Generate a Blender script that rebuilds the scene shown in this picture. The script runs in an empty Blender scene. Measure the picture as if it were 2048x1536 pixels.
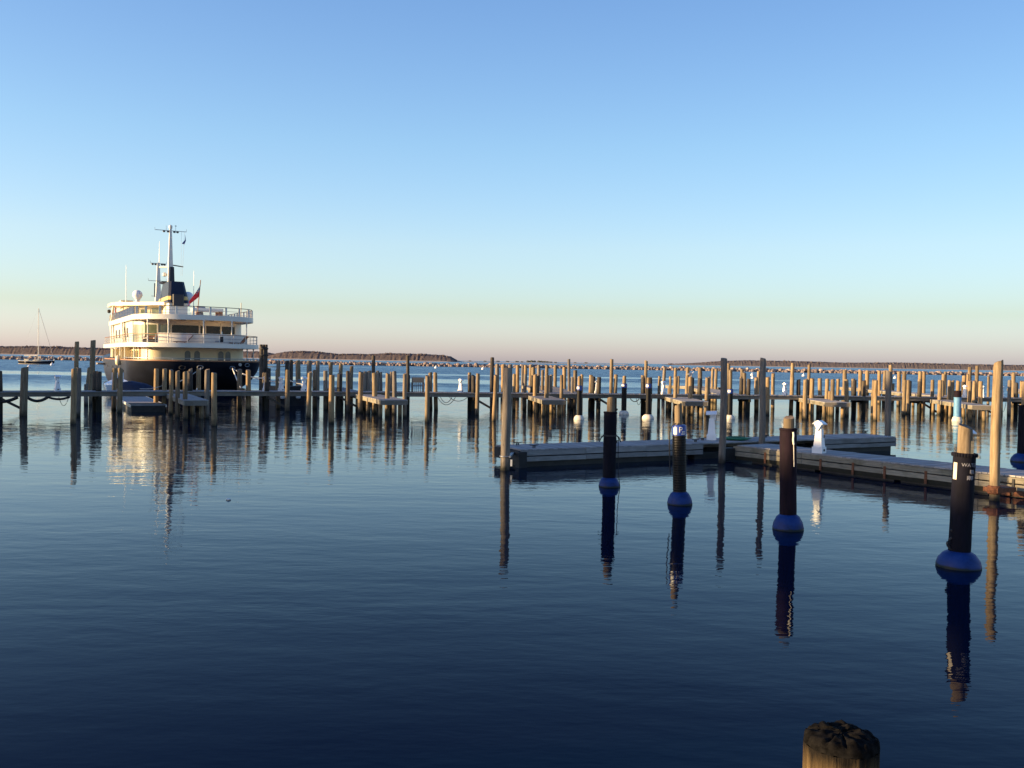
import bpy, math, random
from mathutils import Vector, Matrix, noise
S = bpy.context.scene
R = math.radians
PI = math.pi
rnd = random.Random(7)

# ------------------------------------------------------------------ camera
EYE = 3.3                        # eye height over the water, m
PITCH, ROLL, FPX = R(1.393), R(0.95), 1850.0
_r0, _u0 = Vector((1, 0, 0)), Vector((0, math.sin(PITCH), math.cos(PITCH)))
FWD = Vector((0, math.cos(PITCH), -math.sin(PITCH)))
UPV = _u0 * math.cos(ROLL) - _r0 * math.sin(ROLL)
RGT = _r0 * math.cos(ROLL) + _u0 * math.sin(ROLL)
cam = bpy.data.cameras.new('camera')
cam.sensor_width = 36; cam.lens = FPX / 2048 * 36; cam.clip_start = 0.1; cam.clip_end = 90000
camo = bpy.data.objects.new('camera', cam)
_m = Matrix((RGT, UPV, -FWD)).transposed().to_4x4(); _m.translation = Vector((0, 0, EYE))
camo.matrix_world = _m
S.collection.objects.link(camo); S.camera = camo

# ------------------------------------------------------------------ sky, sun, exposure
SUN_AZ, SUN_EL = 255.0, 7.4      # degrees clockwise from +Y, degrees up
W = bpy.data.worlds.new('World'); S.world = W; W.use_nodes = True
nt = W.node_tree; bg = nt.nodes['Background']
sky = nt.nodes.new('ShaderNodeTexSky'); sky.sky_type = 'NISHITA'; sky.sun_disc = False
sky.sun_elevation = R(SUN_EL); sky.sun_rotation = R(SUN_AZ)
sky.air_density = 1.0; sky.dust_density = 1.0; sky.ozone_density = 3.0
tc = nt.nodes.new('ShaderNodeTexCoord'); sp = nt.nodes.new('ShaderNodeSeparateXYZ')
nt.links.new(tc.outputs['Generated'], sp.inputs[0])
rp = nt.nodes.new('ShaderNodeValToRGB')          # rosy band low down and even blue above, the same all the way round
for i, (el, c) in enumerate([(0, (1.36, 1.28, 2.15)), (1.2, (1.15, 1.12, 1.66)), (3, (1.02, .93, 1.02)), (7, (1.16, .97, .95)), (13, (1.06, .97, .95)), (24, (.88, .85, .96)), (42, (.52, .64, .95))]):
    e = rp.color_ramp.elements[i] if i < 2 else rp.color_ramp.elements.new(0.5)
    e.position = math.sin(R(el)); e.color = (c[0] / 3, c[1] / 3, c[2] / 3, 1)
nt.links.new(sp.outputs[2], rp.inputs[0])
mx = nt.nodes.new('ShaderNodeVectorMath'); mx.operation = 'MULTIPLY'
nt.links.new(sky.outputs[0], mx.inputs[0]); nt.links.new(rp.outputs[0], mx.inputs[1])
sc = nt.nodes.new('ShaderNodeVectorMath'); sc.operation = 'SCALE'; sc.inputs['Scale'].default_value = 3.0
# the antisolar side is no brighter than the rest: even out the scattering lobe about the sun's axis
dp = nt.nodes.new('ShaderNodeVectorMath'); dp.operation = 'DOT_PRODUCT'; nt.links.new(tc.outputs['Generated'], dp.inputs[0])
dp.inputs[1].default_value = (math.sin(R(SUN_AZ)), math.cos(R(SUN_AZ)), 0)
sq = nt.nodes.new('ShaderNodeMath'); sq.operation = 'MULTIPLY'; nt.links.new(dp.outputs['Value'], sq.inputs[0]); nt.links.new(dp.outputs['Value'], sq.inputs[1])
ma = nt.nodes.new('ShaderNodeMath'); ma.operation = 'MULTIPLY_ADD'; ma.inputs[1].default_value = .6; ma.inputs[2].default_value = 1; nt.links.new(sq.outputs[0], ma.inputs[0])
dv = nt.nodes.new('ShaderNodeMath'); dv.operation = 'DIVIDE'; dv.inputs[0].default_value = 3.0; nt.links.new(ma.outputs[0], dv.inputs[1]); nt.links.new(dv.outputs[0], sc.inputs['Scale'])
nt.links.new(mx.outputs[0], sc.inputs[0]); nt.links.new(sc.outputs[0], bg.inputs[0])
bg.inputs[1].default_value = 0.15
sl = bpy.data.lights.new('sun', 'SUN'); sl.energy = 4.5; sl.angle = R(0.53); sl.color = (1.0, .70, .36)
so = bpy.data.objects.new('sun', sl)
az, el = R(SUN_AZ), R(SUN_EL)
SUN = Vector((math.sin(az) * math.cos(el), math.cos(az) * math.cos(el), math.sin(el)))
so.rotation_euler = SUN.to_track_quat('Z', 'Y').to_euler(); so.location = (-60, -20, 40)
S.collection.objects.link(so)
S.view_settings.view_transform = 'Standard'; S.view_settings.look = 'None'
S.view_settings.exposure = 1.5; S.view_settings.gamma = 1.0; S.view_settings.use_curve_mapping = False

# ------------------------------------------------------------------ survey helpers: sight lines from the camera station to level planes
def ray(u, v):
    return (FWD + RGT * ((u - 1024) / FPX) - UPV * ((v - 768) / FPX)).normalized()
def at(u, v, z=0.0):
    """ground point seen at photo pixel (u, v) on the level z"""
    d = ray(u, v); t = (z - EYE) / d.z
    return Vector((0, 0, EYE)) + d * t
def at_y(u, Y):
    """plan position on the sight line of column u at range Y (near the horizon row)"""
    d = ray(u, 723 + (u - 1024) * math.tan(ROLL)); t = Y / d.y
    return Vector((d.x * t, Y, 0))
def height(P, v):
    """height above P's foot at which a plumb line through P crosses photo row v"""
    k = (768 - v) / FPX; Q = Vector((P.x, P.y, -EYE))
    a, b = Q.dot(UPV), UPV.z; c, d = Q.dot(FWD), FWD.z
    return (k * c - a) / (b - k * d)

# ------------------------------------------------------------------ mesh helpers
class MB:
    def __init__(s): s.v, s.f, s.m = [], [], []
    def add(s, vs, fs, mi=0):
        o = len(s.v); s.v += [tuple(p) for p in vs]
        s.f += [tuple(i + o for i in f) for f in fs]; s.m += [mi] * len(fs)
        return s
    def box(s, c, d, rz=0, mi=0, tilt=None):
        cx, cy, cz = c; x, y, z = d[0] / 2, d[1] / 2, d[2] / 2
        M = Matrix.Rotation(rz, 3, 'Z')
        if tilt is not None: M = M @ tilt
        vs = [Vector(c) + M @ Vector((i * x, j * y, k * z)) for k in (-1, 1) for j in (-1, 1) for i in (-1, 1)]
        return s.add(vs, [(0, 2, 3, 1), (4, 5, 7, 6), (0, 1, 5, 4), (2, 6, 7, 3), (0, 4, 6, 2), (1, 3, 7, 5)], mi)
    def bar(s, p, q, w, h, mi=0):
        p, q = Vector(p), Vector(q); d = (q - p).normalized()
        up = Vector((0, 0, 1)) if abs(d.z) < .95 else Vector((0, 1, 0))
        a = d.cross(up).normalized() * w / 2; b = a.cross(d).normalized() * h / 2
        vs = [p - a - b, p + a - b, p + a + b, p - a + b, q - a - b, q + a - b, q + a + b, q - a + b]
        return s.add(vs, [(0, 1, 2, 3), (7, 6, 5, 4), (0, 4, 5, 1), (1, 5, 6, 2), (2, 6, 7, 3), (3, 7, 4, 0)], mi)
    def tube(s, pts, r, n=6, mi=0, closed=False):
        pts = [Vector(p) for p in pts]; rr = r if isinstance(r, (list, tuple)) else [r] * len(pts)
        rings = []
        for i, p in enumerate(pts):
            a = pts[max(0, i - 1)]; b = pts[min(len(pts) - 1, i + 1)]
            if closed: a, b = pts[i - 1], pts[(i + 1) % len(pts)]
            d = (b - a).normalized(); up = Vector((0, 0, 1)) if abs(d.z) < .9 else Vector((1, 0, 0))
            x = d.cross(up).normalized(); y = x.cross(d)
            rings.append([p + (x * math.cos(2 * PI * k / n) + y * math.sin(2 * PI * k / n)) * rr[i] for k in range(n)])
        return s.loft(rings, mi, caps=not closed, wrap=closed)
    def loft(s, rings, mi=0, caps=True, wrap=False):
        n = len(rings[0]); vs = [p for r in rings for p in r]; fs = []
        m = len(rings)
        for i in range(m if wrap else m - 1):
            j = (i + 1) % m
            for k in range(n):
                l = (k + 1) % n
                fs.append((i * n + k, i * n + l, j * n + l, j * n + k))
        if caps: fs += [tuple(range(n - 1, -1, -1)), tuple(range((m - 1) * n, m * n))]
        return s.add(vs, fs, mi)
    def lathe(s, prof, n=16, c=(0, 0, 0), mi=0):
        c = Vector(c)
        return s.loft([[c + Vector((r * math.cos(2 * PI * k / n), r * math.sin(2 * PI * k / n), z)) for k in range(n)] for r, z in prof], mi)
    def prism(s, poly, z0, z1, mi=0, top=None):
        n = len(poly); t = top or poly
        vs = [(x, y, z0) for x, y in poly] + [(x, y, z1) for x, y in t]
        fs = [(i, (i + 1) % n, n + (i + 1) % n, n + i) for i in range(n)] + [tuple(range(n - 1, -1, -1)), tuple(range(n, 2 * n))]
        return s.add(vs, fs, mi)
    def strip(s, pts, nrm, z0, z1, th, mi=0):
        """a thin wall along plan points, thickness th inwards (against nrm)"""
        n = len(pts); rings = []
        for (x, y), (a, b) in zip(pts, nrm):
            rings.append([Vector((x, y, z0)), Vector((x, y, z1)), Vector((x - a * th, y - b * th, z1)), Vector((x - a * th, y - b * th, z0))])
        return s.loft(rings, mi)
    def mesh(s, name, mats, smooth=None):
        me = bpy.data.meshes.new(name); me.from_pydata(s.v, [], s.f)
        for m in (mats if isinstance(mats, (list, tuple)) else [mats]): me.materials.append(m)
        me.polygons.foreach_set('material_index', s.m)
        import bmesh
        bm = bmesh.new(); bm.from_mesh(me); bmesh.ops.recalc_face_normals(bm, faces=bm.faces); bm.to_mesh(me); bm.free()
        if smooth is not None:
            me.polygons.foreach_set('use_smooth', [True] * len(me.polygons)); me.set_sharp_from_angle(angle=R(smooth))
        me.update(); return me
    def build(s, name, mats, parent=None, smooth=None, loc=None, rz=0):
        return link(name, s.mesh(name, mats, smooth), parent, loc, rz)
COL = S.collection
def link(name, me, parent=None, loc=None, rz=0):
    o = bpy.data.objects.new(name, me); COL.objects.link(o)
    if parent is not None: o.parent = parent
    if loc is not None: o.location = loc
    if rz: o.rotation_euler = (0, 0, rz)
    return o
def tag(o, label=None, cat=None, group=None, kind=None):
    if label: o['label'] = label
    if cat: o['category'] = cat
    if group: o['group'] = group
    if kind: o['kind'] = kind
    return o
def thing(name, label, cat, loc=(0, 0, 0), rz=0, group=None):
    o = bpy.data.objects.new(name, None); COL.objects.link(o); o.empty_display_size = .2
    o.location = loc; o.rotation_euler = (0, 0, rz)
    return tag(o, label, cat, group)
def copy_thing(o, loc, rz=0, label=None, group=None):
    def cp(a, par):
        c = a.copy(); COL.objects.link(c); c.parent = par
        for ch in [x for x in list(a.children)]: cp(ch, c)
        return c
    r = cp(o, None); r.location = loc; r.rotation_euler = (0, 0, rz)
    if label: r['label'] = label
    if group: r['group'] = group
    return r

# ------------------------------------------------------------------ materials
def newmat(name):
    m = bpy.data.materials.new(name); m.use_nodes = True
    return m, m.node_tree, m.node_tree.nodes['Principled BSDF']
def N(t, kind, **kw):
    n = t.nodes.new(kind)
    for k, v in kw.items(): setattr(n, k, v)
    return n
def ramp(t, fac, stops):
    r = N(t, 'ShaderNodeValToRGB'); t.links.new(fac, r.inputs[0])
    for i, (p, c) in enumerate(stops):
        e = r.color_ramp.elements[i] if i < 2 else r.color_ramp.elements.new(.5)
        e.position = p; e.color = (*c, 1) if len(c) == 3 else c
    return r.outputs[0]
def noise_tex(t, scale, sx=(1, 1, 1), detail=3, rough=.55, coord='Object', rand=False):
    c = N(t, 'ShaderNodeTexCoord'); mp = N(t, 'ShaderNodeMapping'); mp.inputs['Scale'].default_value = sx
    t.links.new(c.outputs[coord], mp.inputs[0])
    n = N(t, 'ShaderNodeTexNoise'); n.inputs['Scale'].default_value = scale; n.inputs['Detail'].default_value = detail
    n.inputs['Roughness'].default_value = rough
    if rand:
        oi = N(t, 'ShaderNodeObjectInfo'); cm = N(t, 'ShaderNodeMath', operation='MULTIPLY'); cm.inputs[1].default_value = 37
        t.links.new(oi.outputs['Random'], cm.inputs[0]); t.links.new(cm.outputs[0], mp.inputs['Location'])
    t.links.new(mp.outputs[0], n.inputs[0]); return n.outputs[0]
def mixc(t, fac, a, b, mode='MIX'):
    m = N(t, 'ShaderNodeMix', data_type='RGBA', blend_type=mode)
    for k, s in ((0, fac), (6, a), (7, b)):
        if hasattr(s, 'links') or hasattr(s, 'is_linked'): t.links.new(s, m.inputs[k])
        else: m.inputs[k].default_value = s if k == 0 else (*s, 1)
    return m.outputs[2]
def bump(t, b, h, strength=.3, dist=.02):
    n = N(t, 'ShaderNodeBump'); n.inputs['Strength'].default_value = strength; n.inputs['Distance'].default_value = dist
    t.links.new(h, n.inputs['Height']); t.links.new(n.outputs[0], b.inputs['Normal'])
def plain(name, col, rough=.5, var=.15, scale=6, metal=0, spec=.5, sx=(1, 1, 1), coat=0):
    m, t, b = newmat(name)
    n = noise_tex(t, scale, sx)
    lo = tuple(c * (1 - var) for c in col); hi = tuple(min(1, c * (1 + var)) for c in col)
    t.links.new(ramp(t, n, [(.3, lo), (.7, hi)]), b.inputs['Base Color'])
    b.inputs['Roughness'].default_value = rough; b.inputs['Metallic'].default_value = metal
    b.inputs['Specular IOR Level'].default_value = spec; b.inputs['Coat Weight'].default_value = coat
    return m
def pile_wood(name, dark, mid, light, wet=.26):
    """weathered round timber: long grain, knots, weathered grey patches, tide-stained foot"""
    m, t, b = newmat(name)
    g = noise_tex(t, 9, (2.2, 2.2, .16), 5, .62, rand=True)
    c = ramp(t, g, [(.28, dark), (.5, mid), (.74, light)])
    k = noise_tex(t, 2.2, (1, 1, .5), 3, .6, rand=True)
    c = mixc(t, ramp(t, k, [(.5, (0, 0, 0)), (.72, (.55, .55, .55))]), c, tuple(x * .55 for x in mid))
    kn = N(t, 'ShaderNodeTexVoronoi'); kn.inputs['Scale'].default_value = 2.2
    oc = N(t, 'ShaderNodeTexCoord'); mp = N(t, 'ShaderNodeMapping'); mp.inputs['Scale'].default_value = (2, 2, .9)
    t.links.new(oc.outputs['Object'], mp.inputs[0]); t.links.new(mp.outputs[0], kn.inputs['Vector'])
    c = mixc(t, ramp(t, kn.outputs['Distance'], [(.05, (.8, .8, .8)), (.11, (0, 0, 0))]), c, tuple(x * .35 for x in mid))
    oi = N(t, 'ShaderNodeObjectInfo')
    c = mixc(t, 1.0, c, ramp(t, oi.outputs['Random'], [(0, (.62, .62, .66)), (.5, (.95, .93, .9)), (1, (1.12, 1.0, .86))]), 'MULTIPLY')
    sep = N(t, 'ShaderNodeSeparateXYZ'); t.links.new(oc.outputs['Object'], sep.inputs[0])
    ad = N(t, 'ShaderNodeMath', operation='MULTIPLY_ADD'); ad.inputs[1].default_value = .5
    t.links.new(noise_tex(t, 5, (1, 1, .6), 3, rand=True), ad.inputs[0]); t.links.new(sep.outputs[2], ad.inputs[2])
    st = ramp(t, ad.outputs[0], [(wet * .55 + .12, (1, 1, 1)), (wet + .32, (0, 0, 0))])
    c = mixc(t, st, c, (.022, .021, .014))
    t.links.new(c, b.inputs['Base Color']); b.inputs['Roughness'].default_value = .85
    b.inputs['Specular IOR Level'].default_value = .25
    bump(t, b, g, .5, .02); return m
def board_wood(name, dark, light, stain=(.12, .13, .09), amount=.5, rough=.85, sx=(.35, 6, 6), vary=.25):
    m, t, b = newmat(name)
    g = noise_tex(t, 7, sx, 5, .62, rand=True)
    c = ramp(t, g, [(.3, dark), (.7, light)])
    k = noise_tex(t, 1.1, (1, 1, 1.6), 4, .62, rand=True)
    c = mixc(t, ramp(t, k, [(.48, (0, 0, 0)), (.7, (amount,) * 3)]), c, stain)
    oi = N(t, 'ShaderNodeObjectInfo')
    c = mixc(t, 1.0, c, ramp(t, oi.outputs['Random'], [(0, (1 - vary,) * 3), (1, (1 + vary * .5,) * 3)]), 'MULTIPLY')
    t.links.new(c, b.inputs['Base Color']); b.inputs['Roughness'].default_value = rough
    b.inputs['Specular IOR Level'].default_value = .25
    bump(t, b, g, .35, .01); return m

M = {}
M['pile'] = pile_wood('weathered_pile', (.11, .08, .048), (.265, .2, .12), (.385, .305, .20))
M['pile_grey'] = pile_wood('grey_pile', (.10, .09, .08), (.22, .19, .155), (.32, .28, .22))
M['pile_dark'] = pile_wood('dark_pile', (.035, .032, .03), (.075, .065, .055), (.12, .10, .08))  # much darker than the other pile woods
M['pile_top'] = plain('end_grain', (.16, .12, .085), .9, .5, 14)
M['pile_shade_top'] = plain('shaded_mottled_top', (.007, .0065, .006), 1.0, .8, 30, spec=.05)  # mottled black pile end, with cast shade painted into the colour
M['deck'] = board_wood('deck_boards', (.26, .25, .24), (.40, .38, .36), (.2, .2, .2), .4, sx=(6, .35, 6))
M['stringer'] = board_wood('pier_stringer', (.12, .11, .095), (.24, .21, .17), (.06, .065, .05), .5)
M['fascia'] = board_wood('dock_fascia', (.17, .15, .11), (.34, .31, .24), (.085, .085, .05), .8)
M['fascia_grey'] = board_wood('silver_fascia', (.19, .187, .18), (.31, .302, .29), (.13, .125, .11), .6)
M['black'] = plain('tarred_black', (.012, .012, .013), .7, .4)
M['float_black'] = plain('float_tub', (.014, .014, .013), .6, .5, 4)
M['rust'] = plain('rusty_steel', (.15, .055, .022), .8, .5, 18)
M['galv'] = plain('galvanised', (.28, .29, .30), .45, .2, 8, .6)
M['white'] = plain('white_paint', (.70, .67, .59), .35, .03, 2)
M['white_gloss'] = plain('gelcoat', (.78, .78, .77), .25, .04, 3)
M['cream'] = plain('cream_paint', (.76, .66, .45), .4, .04, 2)
M['navy'] = plain('navy_gloss', (.013, .016, .027), .40, .3, .6, spec=.4)
M['gold'] = plain('gold_band', (.62, .42, .12), .4, .1)
M['blue_float'] = plain('blue_float', (.0025, .030, .17), .55, .45, 5, spec=.3)
def worn(name, col, rough, scum, spec=.3):
    """floating plastic: sun-chalked patches, scratches and a scum line at the water"""
    m, t, b = newmat(name)
    n = noise_tex(t, 4, (1, 1, 1.6), 5, .65, rand=True); n2 = noise_tex(t, 22, (1, 1, .3), 4, .7, rand=True)
    c = ramp(t, n, [(.3, tuple(x * .55 for x in col)), (.5, col), (.75, tuple(x * 1.15 + .008 for x in col))])
    c = mixc(t, ramp(t, n2, [(.60, (0, 0, 0)), (.75, (.30, .30, .30))]), c, tuple(x * .6 + .05 for x in col))
    oc = N(t, 'ShaderNodeTexCoord'); sz = N(t, 'ShaderNodeSeparateXYZ'); t.links.new(oc.outputs['Object'], sz.inputs[0])
    ad = N(t, 'ShaderNodeMath', operation='MULTIPLY_ADD'); ad.inputs[1].default_value = .07; t.links.new(n, ad.inputs[0]); t.links.new(sz.outputs[2], ad.inputs[2])
    c = mixc(t, ramp(t, ad.outputs[0], [(.055, (1, 1, 1)), (.085, (0, 0, 0))]), c, scum)
    t.links.new(c, b.inputs['Base Color']); b.inputs['Roughness'].default_value = rough; b.inputs['Specular IOR Level'].default_value = spec
    return m
M['blue_float'] = worn('blue_float_worn', (.0022, .027, .145), .55, (.012, .018, .016))
M['pale_float'] = plain('pale_float', (.62, .55, .45), .7, .2, 6)
M['sleeve'] = plain('sleeve_cloth', (.020, .007, .011), .85, .35, 9, spec=.18)
M['sleeve_navy'] = plain('sleeve_navy', (.0045, .0045, .010), .85, .3, 9, spec=.18)
def cloth(name, col, salt=.05):
    m, t, b = newmat(name)
    n = noise_tex(t, 6, (1, 1, .35), 5, .65, rand=True); n2 = noise_tex(t, 3.5, (2.5, 2.5, .25), 5, .7, rand=True)
    c = ramp(t, n, [(.3, tuple(x * .55 for x in col)), (.7, tuple(x * 1.5 for x in col))])
    c = mixc(t, ramp(t, n2, [(.58, (0, 0, 0)), (.78, (.30, .30, .30))]), c, (salt, salt * .95, salt * .95))
    t.links.new(c, b.inputs['Base Color']); b.inputs['Roughness'].default_value = .85; b.inputs['Specular IOR Level'].default_value = .18
    bump(t, b, n2, .5, .02); return m
M['sleeve'] = cloth('sleeve_cloth_worn', (.012, .0058, .0105), .03); M['sleeve_navy'] = cloth('sleeve_navy_worn', (.0045, .0045, .010), .03)
M['sleeve_rib'] = plain('ribbed_rubber', (.006, .0055, .005), .5, .5, 9, spec=.22)
M['sleeve_blue'] = plain('faded_blue_sleeve', (.10, .25, .42), .6, .2, 5)
M['band_blue'] = plain('blue_band', (.015, .05, .27), .4, .15)
M['stencil'] = plain('worn_stencil', (.22, .22, .25), .8, .3, 30)
M['rope_white'] = plain('white_rope', (.62, .58, .5), .8, .2, 20)
M['rope_dark'] = plain('dark_rope', (.02, .02, .022), .8, .3, 20)
M['green'] = plain('green_hose', (.010, .15, .085), .5, .2, 12)
M['glass'] = plain('dark_glass', (.012, .009, .008), .14, .4, 1, spec=.35)
M['glass_green'] = plain('tinted_glass', (.16, .19, .13), .05, .3, 1, spec=.9)
M['teak'] = plain('teak', (.26, .12, .055), .5, .25, 8)
M['red'] = plain('red_bunting', (.75, .03, .045), .7, .15, 4)
M['flag_blue'] = plain('blue_bunting', (.02, .03, .22), .7, .1)
M['tarp'] = plain('navy_tarpaulin', (.008, .014, .04), .7, .3)
M['steel_dark'] = plain('dark_rail', (.05, .045, .04), .4, .2)
M['grey_cloth'] = plain('grey_cover', (.28, .29, .32), .8, .1)
M['arch_glass'] = plain('arched_shutter', (.12, .14, .15), .25, .15, 2)
def stone_mat():
    m, t, b = newmat('breakwater_stone')
    oi = N(t, 'ShaderNodeObjectInfo')
    n = noise_tex(t, .9, (1, 1, 1), 4, .6, coord='Object')
    c = ramp(t, n, [(.3, (.26, .21, .175)), (.55, (.41, .335, .285)), (.75, (.52, .445, .385))])
    c = mixc(t, 1.0, c, ramp(t, oi.outputs['Random'], [(0, (.55, .5, .5)), (1, (1.15, 1.05, 1.0))]), 'MULTIPLY')
    t.links.new(c, b.inputs['Base Color']); b.inputs['Roughness'].default_value = .9
    return m
M['stone'] = stone_mat()
def wood_mat(name, a, b_, c_):
    m, t, b = newmat(name)
    n = noise_tex(t, .035, (1, 1, 2), 5, .7); n2 = noise_tex(t, .22, (1, 1, 1), 4, .7)
    c = ramp(t, n, [(.35, a), (.5, b_), (.66, c_)])
    c = mixc(t, .55, c, ramp(t, n2, [(.3, tuple(x * .45 for x in b_)), (.7, tuple(x * 1.5 for x in b_))]))
    o_ = [n for n in t.nodes if n.type == 'OUTPUT_MATERIAL'][0]; t.nodes.remove(b)
    d_ = N(t, 'ShaderNodeBsdfDiffuse'); tr = N(t, 'ShaderNodeBsdfTranslucent'); ms = N(t, 'ShaderNodeMixShader'); ms.inputs[0].default_value = .45   # leafless twigs let light through
    t.links.new(c, d_.inputs[0]); t.links.new(c, tr.inputs[0]); t.links.new(d_.outputs[0], ms.inputs[1]); t.links.new(tr.outputs[0], ms.inputs[2]); t.links.new(ms.outputs[0], o_.inputs[0])
    return m
M['bare_woods'] = wood_mat('bare_woods', (.18, .155, .148), (.225, .18, .165), (.21, .185, .182))
M['bare_woods_far'] = wood_mat('distant_bare_woods', (.22, .195, .19), (.25, .21, .20), (.245, .225, .225))  # both woods greyed, this one paler: distance haze put into the colour
M['scrub'] = plain('scrub', (.06, .06, .035), .95, .4, .3)
M['sand'] = plain('beach_sand', (.46, .36, .27), .95, .2, .05)

def water_mat():
    m = bpy.data.materials.new('harbour_water'); m.use_nodes = True; t = m.node_tree
    for n in list(t.nodes):
        if n.type != 'OUTPUT_MATERIAL': t.nodes.remove(n)
    out = [n for n in t.nodes if n.type == 'OUTPUT_MATERIAL'][0]
    geo = N(t, 'ShaderNodeNewGeometry'); sep = N(t, 'ShaderNodeSeparateXYZ'); t.links.new(geo.outputs['Position'], sep.inputs[0])
    def nz(scale, sx, detail, rough, off=0, rot=0):
        mp = N(t, 'ShaderNodeMapping'); mp.inputs['Scale'].default_value = sx; mp.inputs['Location'].default_value = (off, off * .7, 0)
        mp.inputs['Rotation'].default_value = (0, 0, R(rot))
        t.links.new(geo.outputs['Position'], mp.inputs[0])
        n = N(t, 'ShaderNodeTexNoise'); n.inputs['Scale'].default_value = scale; n.inputs['Detail'].default_value = detail; n.inputs['Roughness'].default_value = rough
        t.links.new(mp.outputs[0], n.inputs[0]); return n.outputs[0]
    def mrange(x, a, b, c, d):
        r = N(t, 'ShaderNodeMapRange', interpolation_type='SMOOTHSTEP'); t.links.new(x, r.inputs[0])
        for i, k in enumerate((a, b, c, d)): r.inputs[i + 1].default_value = k
        return r.outputs[0]
    def mul(a, b, op='MULTIPLY'):
        n = N(t, 'ShaderNodeMath', operation=op)
        for i, k in enumerate((a, b)):
            if hasattr(k, 'is_linked'): t.links.new(k, n.inputs[i])
            else: n.inputs[i].default_value = k
        return n.outputs[0]
    Y = sep.outputs[1]
    wind = mrange(Y, 24, 52, 0, 1)                    # lee of the near dock -> breeze towards the long pier
    open_ = mrange(Y, 70, 130, 0, 1)                  # open basin
    patch = mrange(nz(.05, (.35, 1, 1), 4, .55, 3), .36, .64, .35, 1.3)
    slow = mul(nz(.55, (.5, 1.25, 1), 2, .5, 0, 8), WAVE_SLOW)
    mid = mul(mul(nz(2.2, (.55, 1.2, 1), 3, .55, 9, -6), WAVE_MID), patch)
    fine = mul(mul(nz(5.5, (.6, 1.2, 1), 2, .5, 5, 4), WAVE_FINE), mul(patch, mul(mul(wind, .9), .1, 'ADD')))
    h = mul(mul(slow, mid, 'ADD'), fine, 'ADD')
    bp = N(t, 'ShaderNodeBump'); bp.inputs['Strength'].default_value = 1; bp.inputs['Distance'].default_value = 1.0
    t.links.new(h, bp.inputs['Height'])
    # wind-ruffled water shows the facets that lean towards whoever looks along it
    nn = N(t, 'ShaderNodeTexNoise'); nn.inputs['Scale'].default_value = 1.4; nn.inputs['Detail'].default_value = 2
    mpp = N(t, 'ShaderNodeMapping'); mpp.inputs['Scale'].default_value = (.35, 1, 1); t.links.new(geo.outputs['Position'], mpp.inputs[0]); t.links.new(mpp.outputs[0], nn.inputs[0])
    def vm(op, a, b):
        n = N(t, 'ShaderNodeVectorMath', operation=op)
        for i, k in enumerate((a, b)):
            if k is None: continue
            if hasattr(k, 'is_linked'): t.links.new(k, n.inputs['Scale' if op == 'SCALE' and i == 1 else i])
            elif op == 'SCALE' and i == 1: n.inputs['Scale'].default_value = k
            else: n.inputs[i].default_value = k
        return n.outputs[0]
    flat = (1, 1, 0)
    lean_ = vm('ADD', vm('SCALE', vm('MULTIPLY', geo.outputs['Incoming'], flat), LEAN), vm('SCALE', vm('MULTIPLY', vm('SUBTRACT', nn.outputs['Color'], (.5, .5, .5)), flat), LEAN * 2.6))
    # calm slicks on the open basin keep the mirror
    slick = mrange(nz(.012, (.12, 1, 1), 3, .5, 40, 4), .56, .64, 1, .35)
    # one long calm lane left of the yacht's far side
    lane = mul(mul(mul(nz(.02, (.5, 1, 1), 2, .5, 11), 46), Y, 'ADD'), mul(sep.outputs[0], .12), 'ADD')
    lane = mul(mul(mrange(lane, 150, 160, 0, 1), mrange(lane, 176, 192, 1, 0)), mrange(sep.outputs[0], -40, 60, .85, .25))
    slick = mul(slick, mul(1.0, lane, 'SUBTRACT'))
    n3 = N(t, 'ShaderNodeTexNoise'); n3.inputs['Scale'].default_value = 1.6; n3.inputs['Detail'].default_value = 3; n3.inputs['Roughness'].default_value = .6
    mp3 = N(t, 'ShaderNodeMapping'); mp3.inputs['Scale'].default_value = (.8, 1, 1); t.links.new(geo.outputs['Position'], mp3.inputs[0]); t.links.new(mp3.outputs[0], n3.inputs[0])
    rip = vm('SCALE', vm('MULTIPLY', vm('SUBTRACT', n3.outputs['Color'], (.5, .5, .5)), (.6, 1, 0)), mul(mul(mrange(Y, 26, 44, 0, 1), patch), RIPPLE))
    nrm_ = vm('NORMALIZE', vm('ADD', vm('ADD', bp.outputs[0], rip), vm('SCALE', lean_, mul(open_, slick))), None)
    rough = mul(mul(open_, mul(slick, WAVE_ROUGH)), mul(mul(wind, .035), .012, 'ADD'), 'ADD')
    gl = N(t, 'ShaderNodeBsdfGlossy'); gl.distribution = 'GGX'; gl.inputs['Color'].default_value = (.88, .955, 1, 1)
    t.links.new(rough, gl.inputs['Roughness']); t.links.new(nrm_, gl.inputs['Normal'])
    df = N(t, 'ShaderNodeBsdfDiffuse'); df.inputs['Color'].default_value = (.0006, .0062, .022, 1)
    lw = N(t, 'ShaderNodeLayerWeight'); lw.inputs['Blend'].default_value = .5
    t.links.new(nrm_, lw.inputs['Normal'])
    fc = N(t, 'ShaderNodeFloatCurve'); cu = fc.mapping.curves[0]
    def fres(th):     # water's reflectance for skylight, which is mostly polarised at right angles to the low sun
        c = math.cos(th); s2 = math.sin(th) / 1.333; ct = math.sqrt(1 - s2 * s2)
        rs = ((c - 1.333 * ct) / (c + 1.333 * ct)) ** 2; rp_ = ((ct - 1.333 * c) / (ct + 1.333 * c)) ** 2
        w = .02 + .46 * min(1, max(0, (math.degrees(th) - 78.5) / 9.5)) ** 1.2     # low sky is less polarised
        return w * rs + (1 - w) * rp_
    pts = [(1 - math.cos(R(a)), fres(R(a))) for a in (0, 45, 53, 60, 65, 70, 74, 77, 79, 81, 83, 85, 87, 88.5, 90)]
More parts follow.
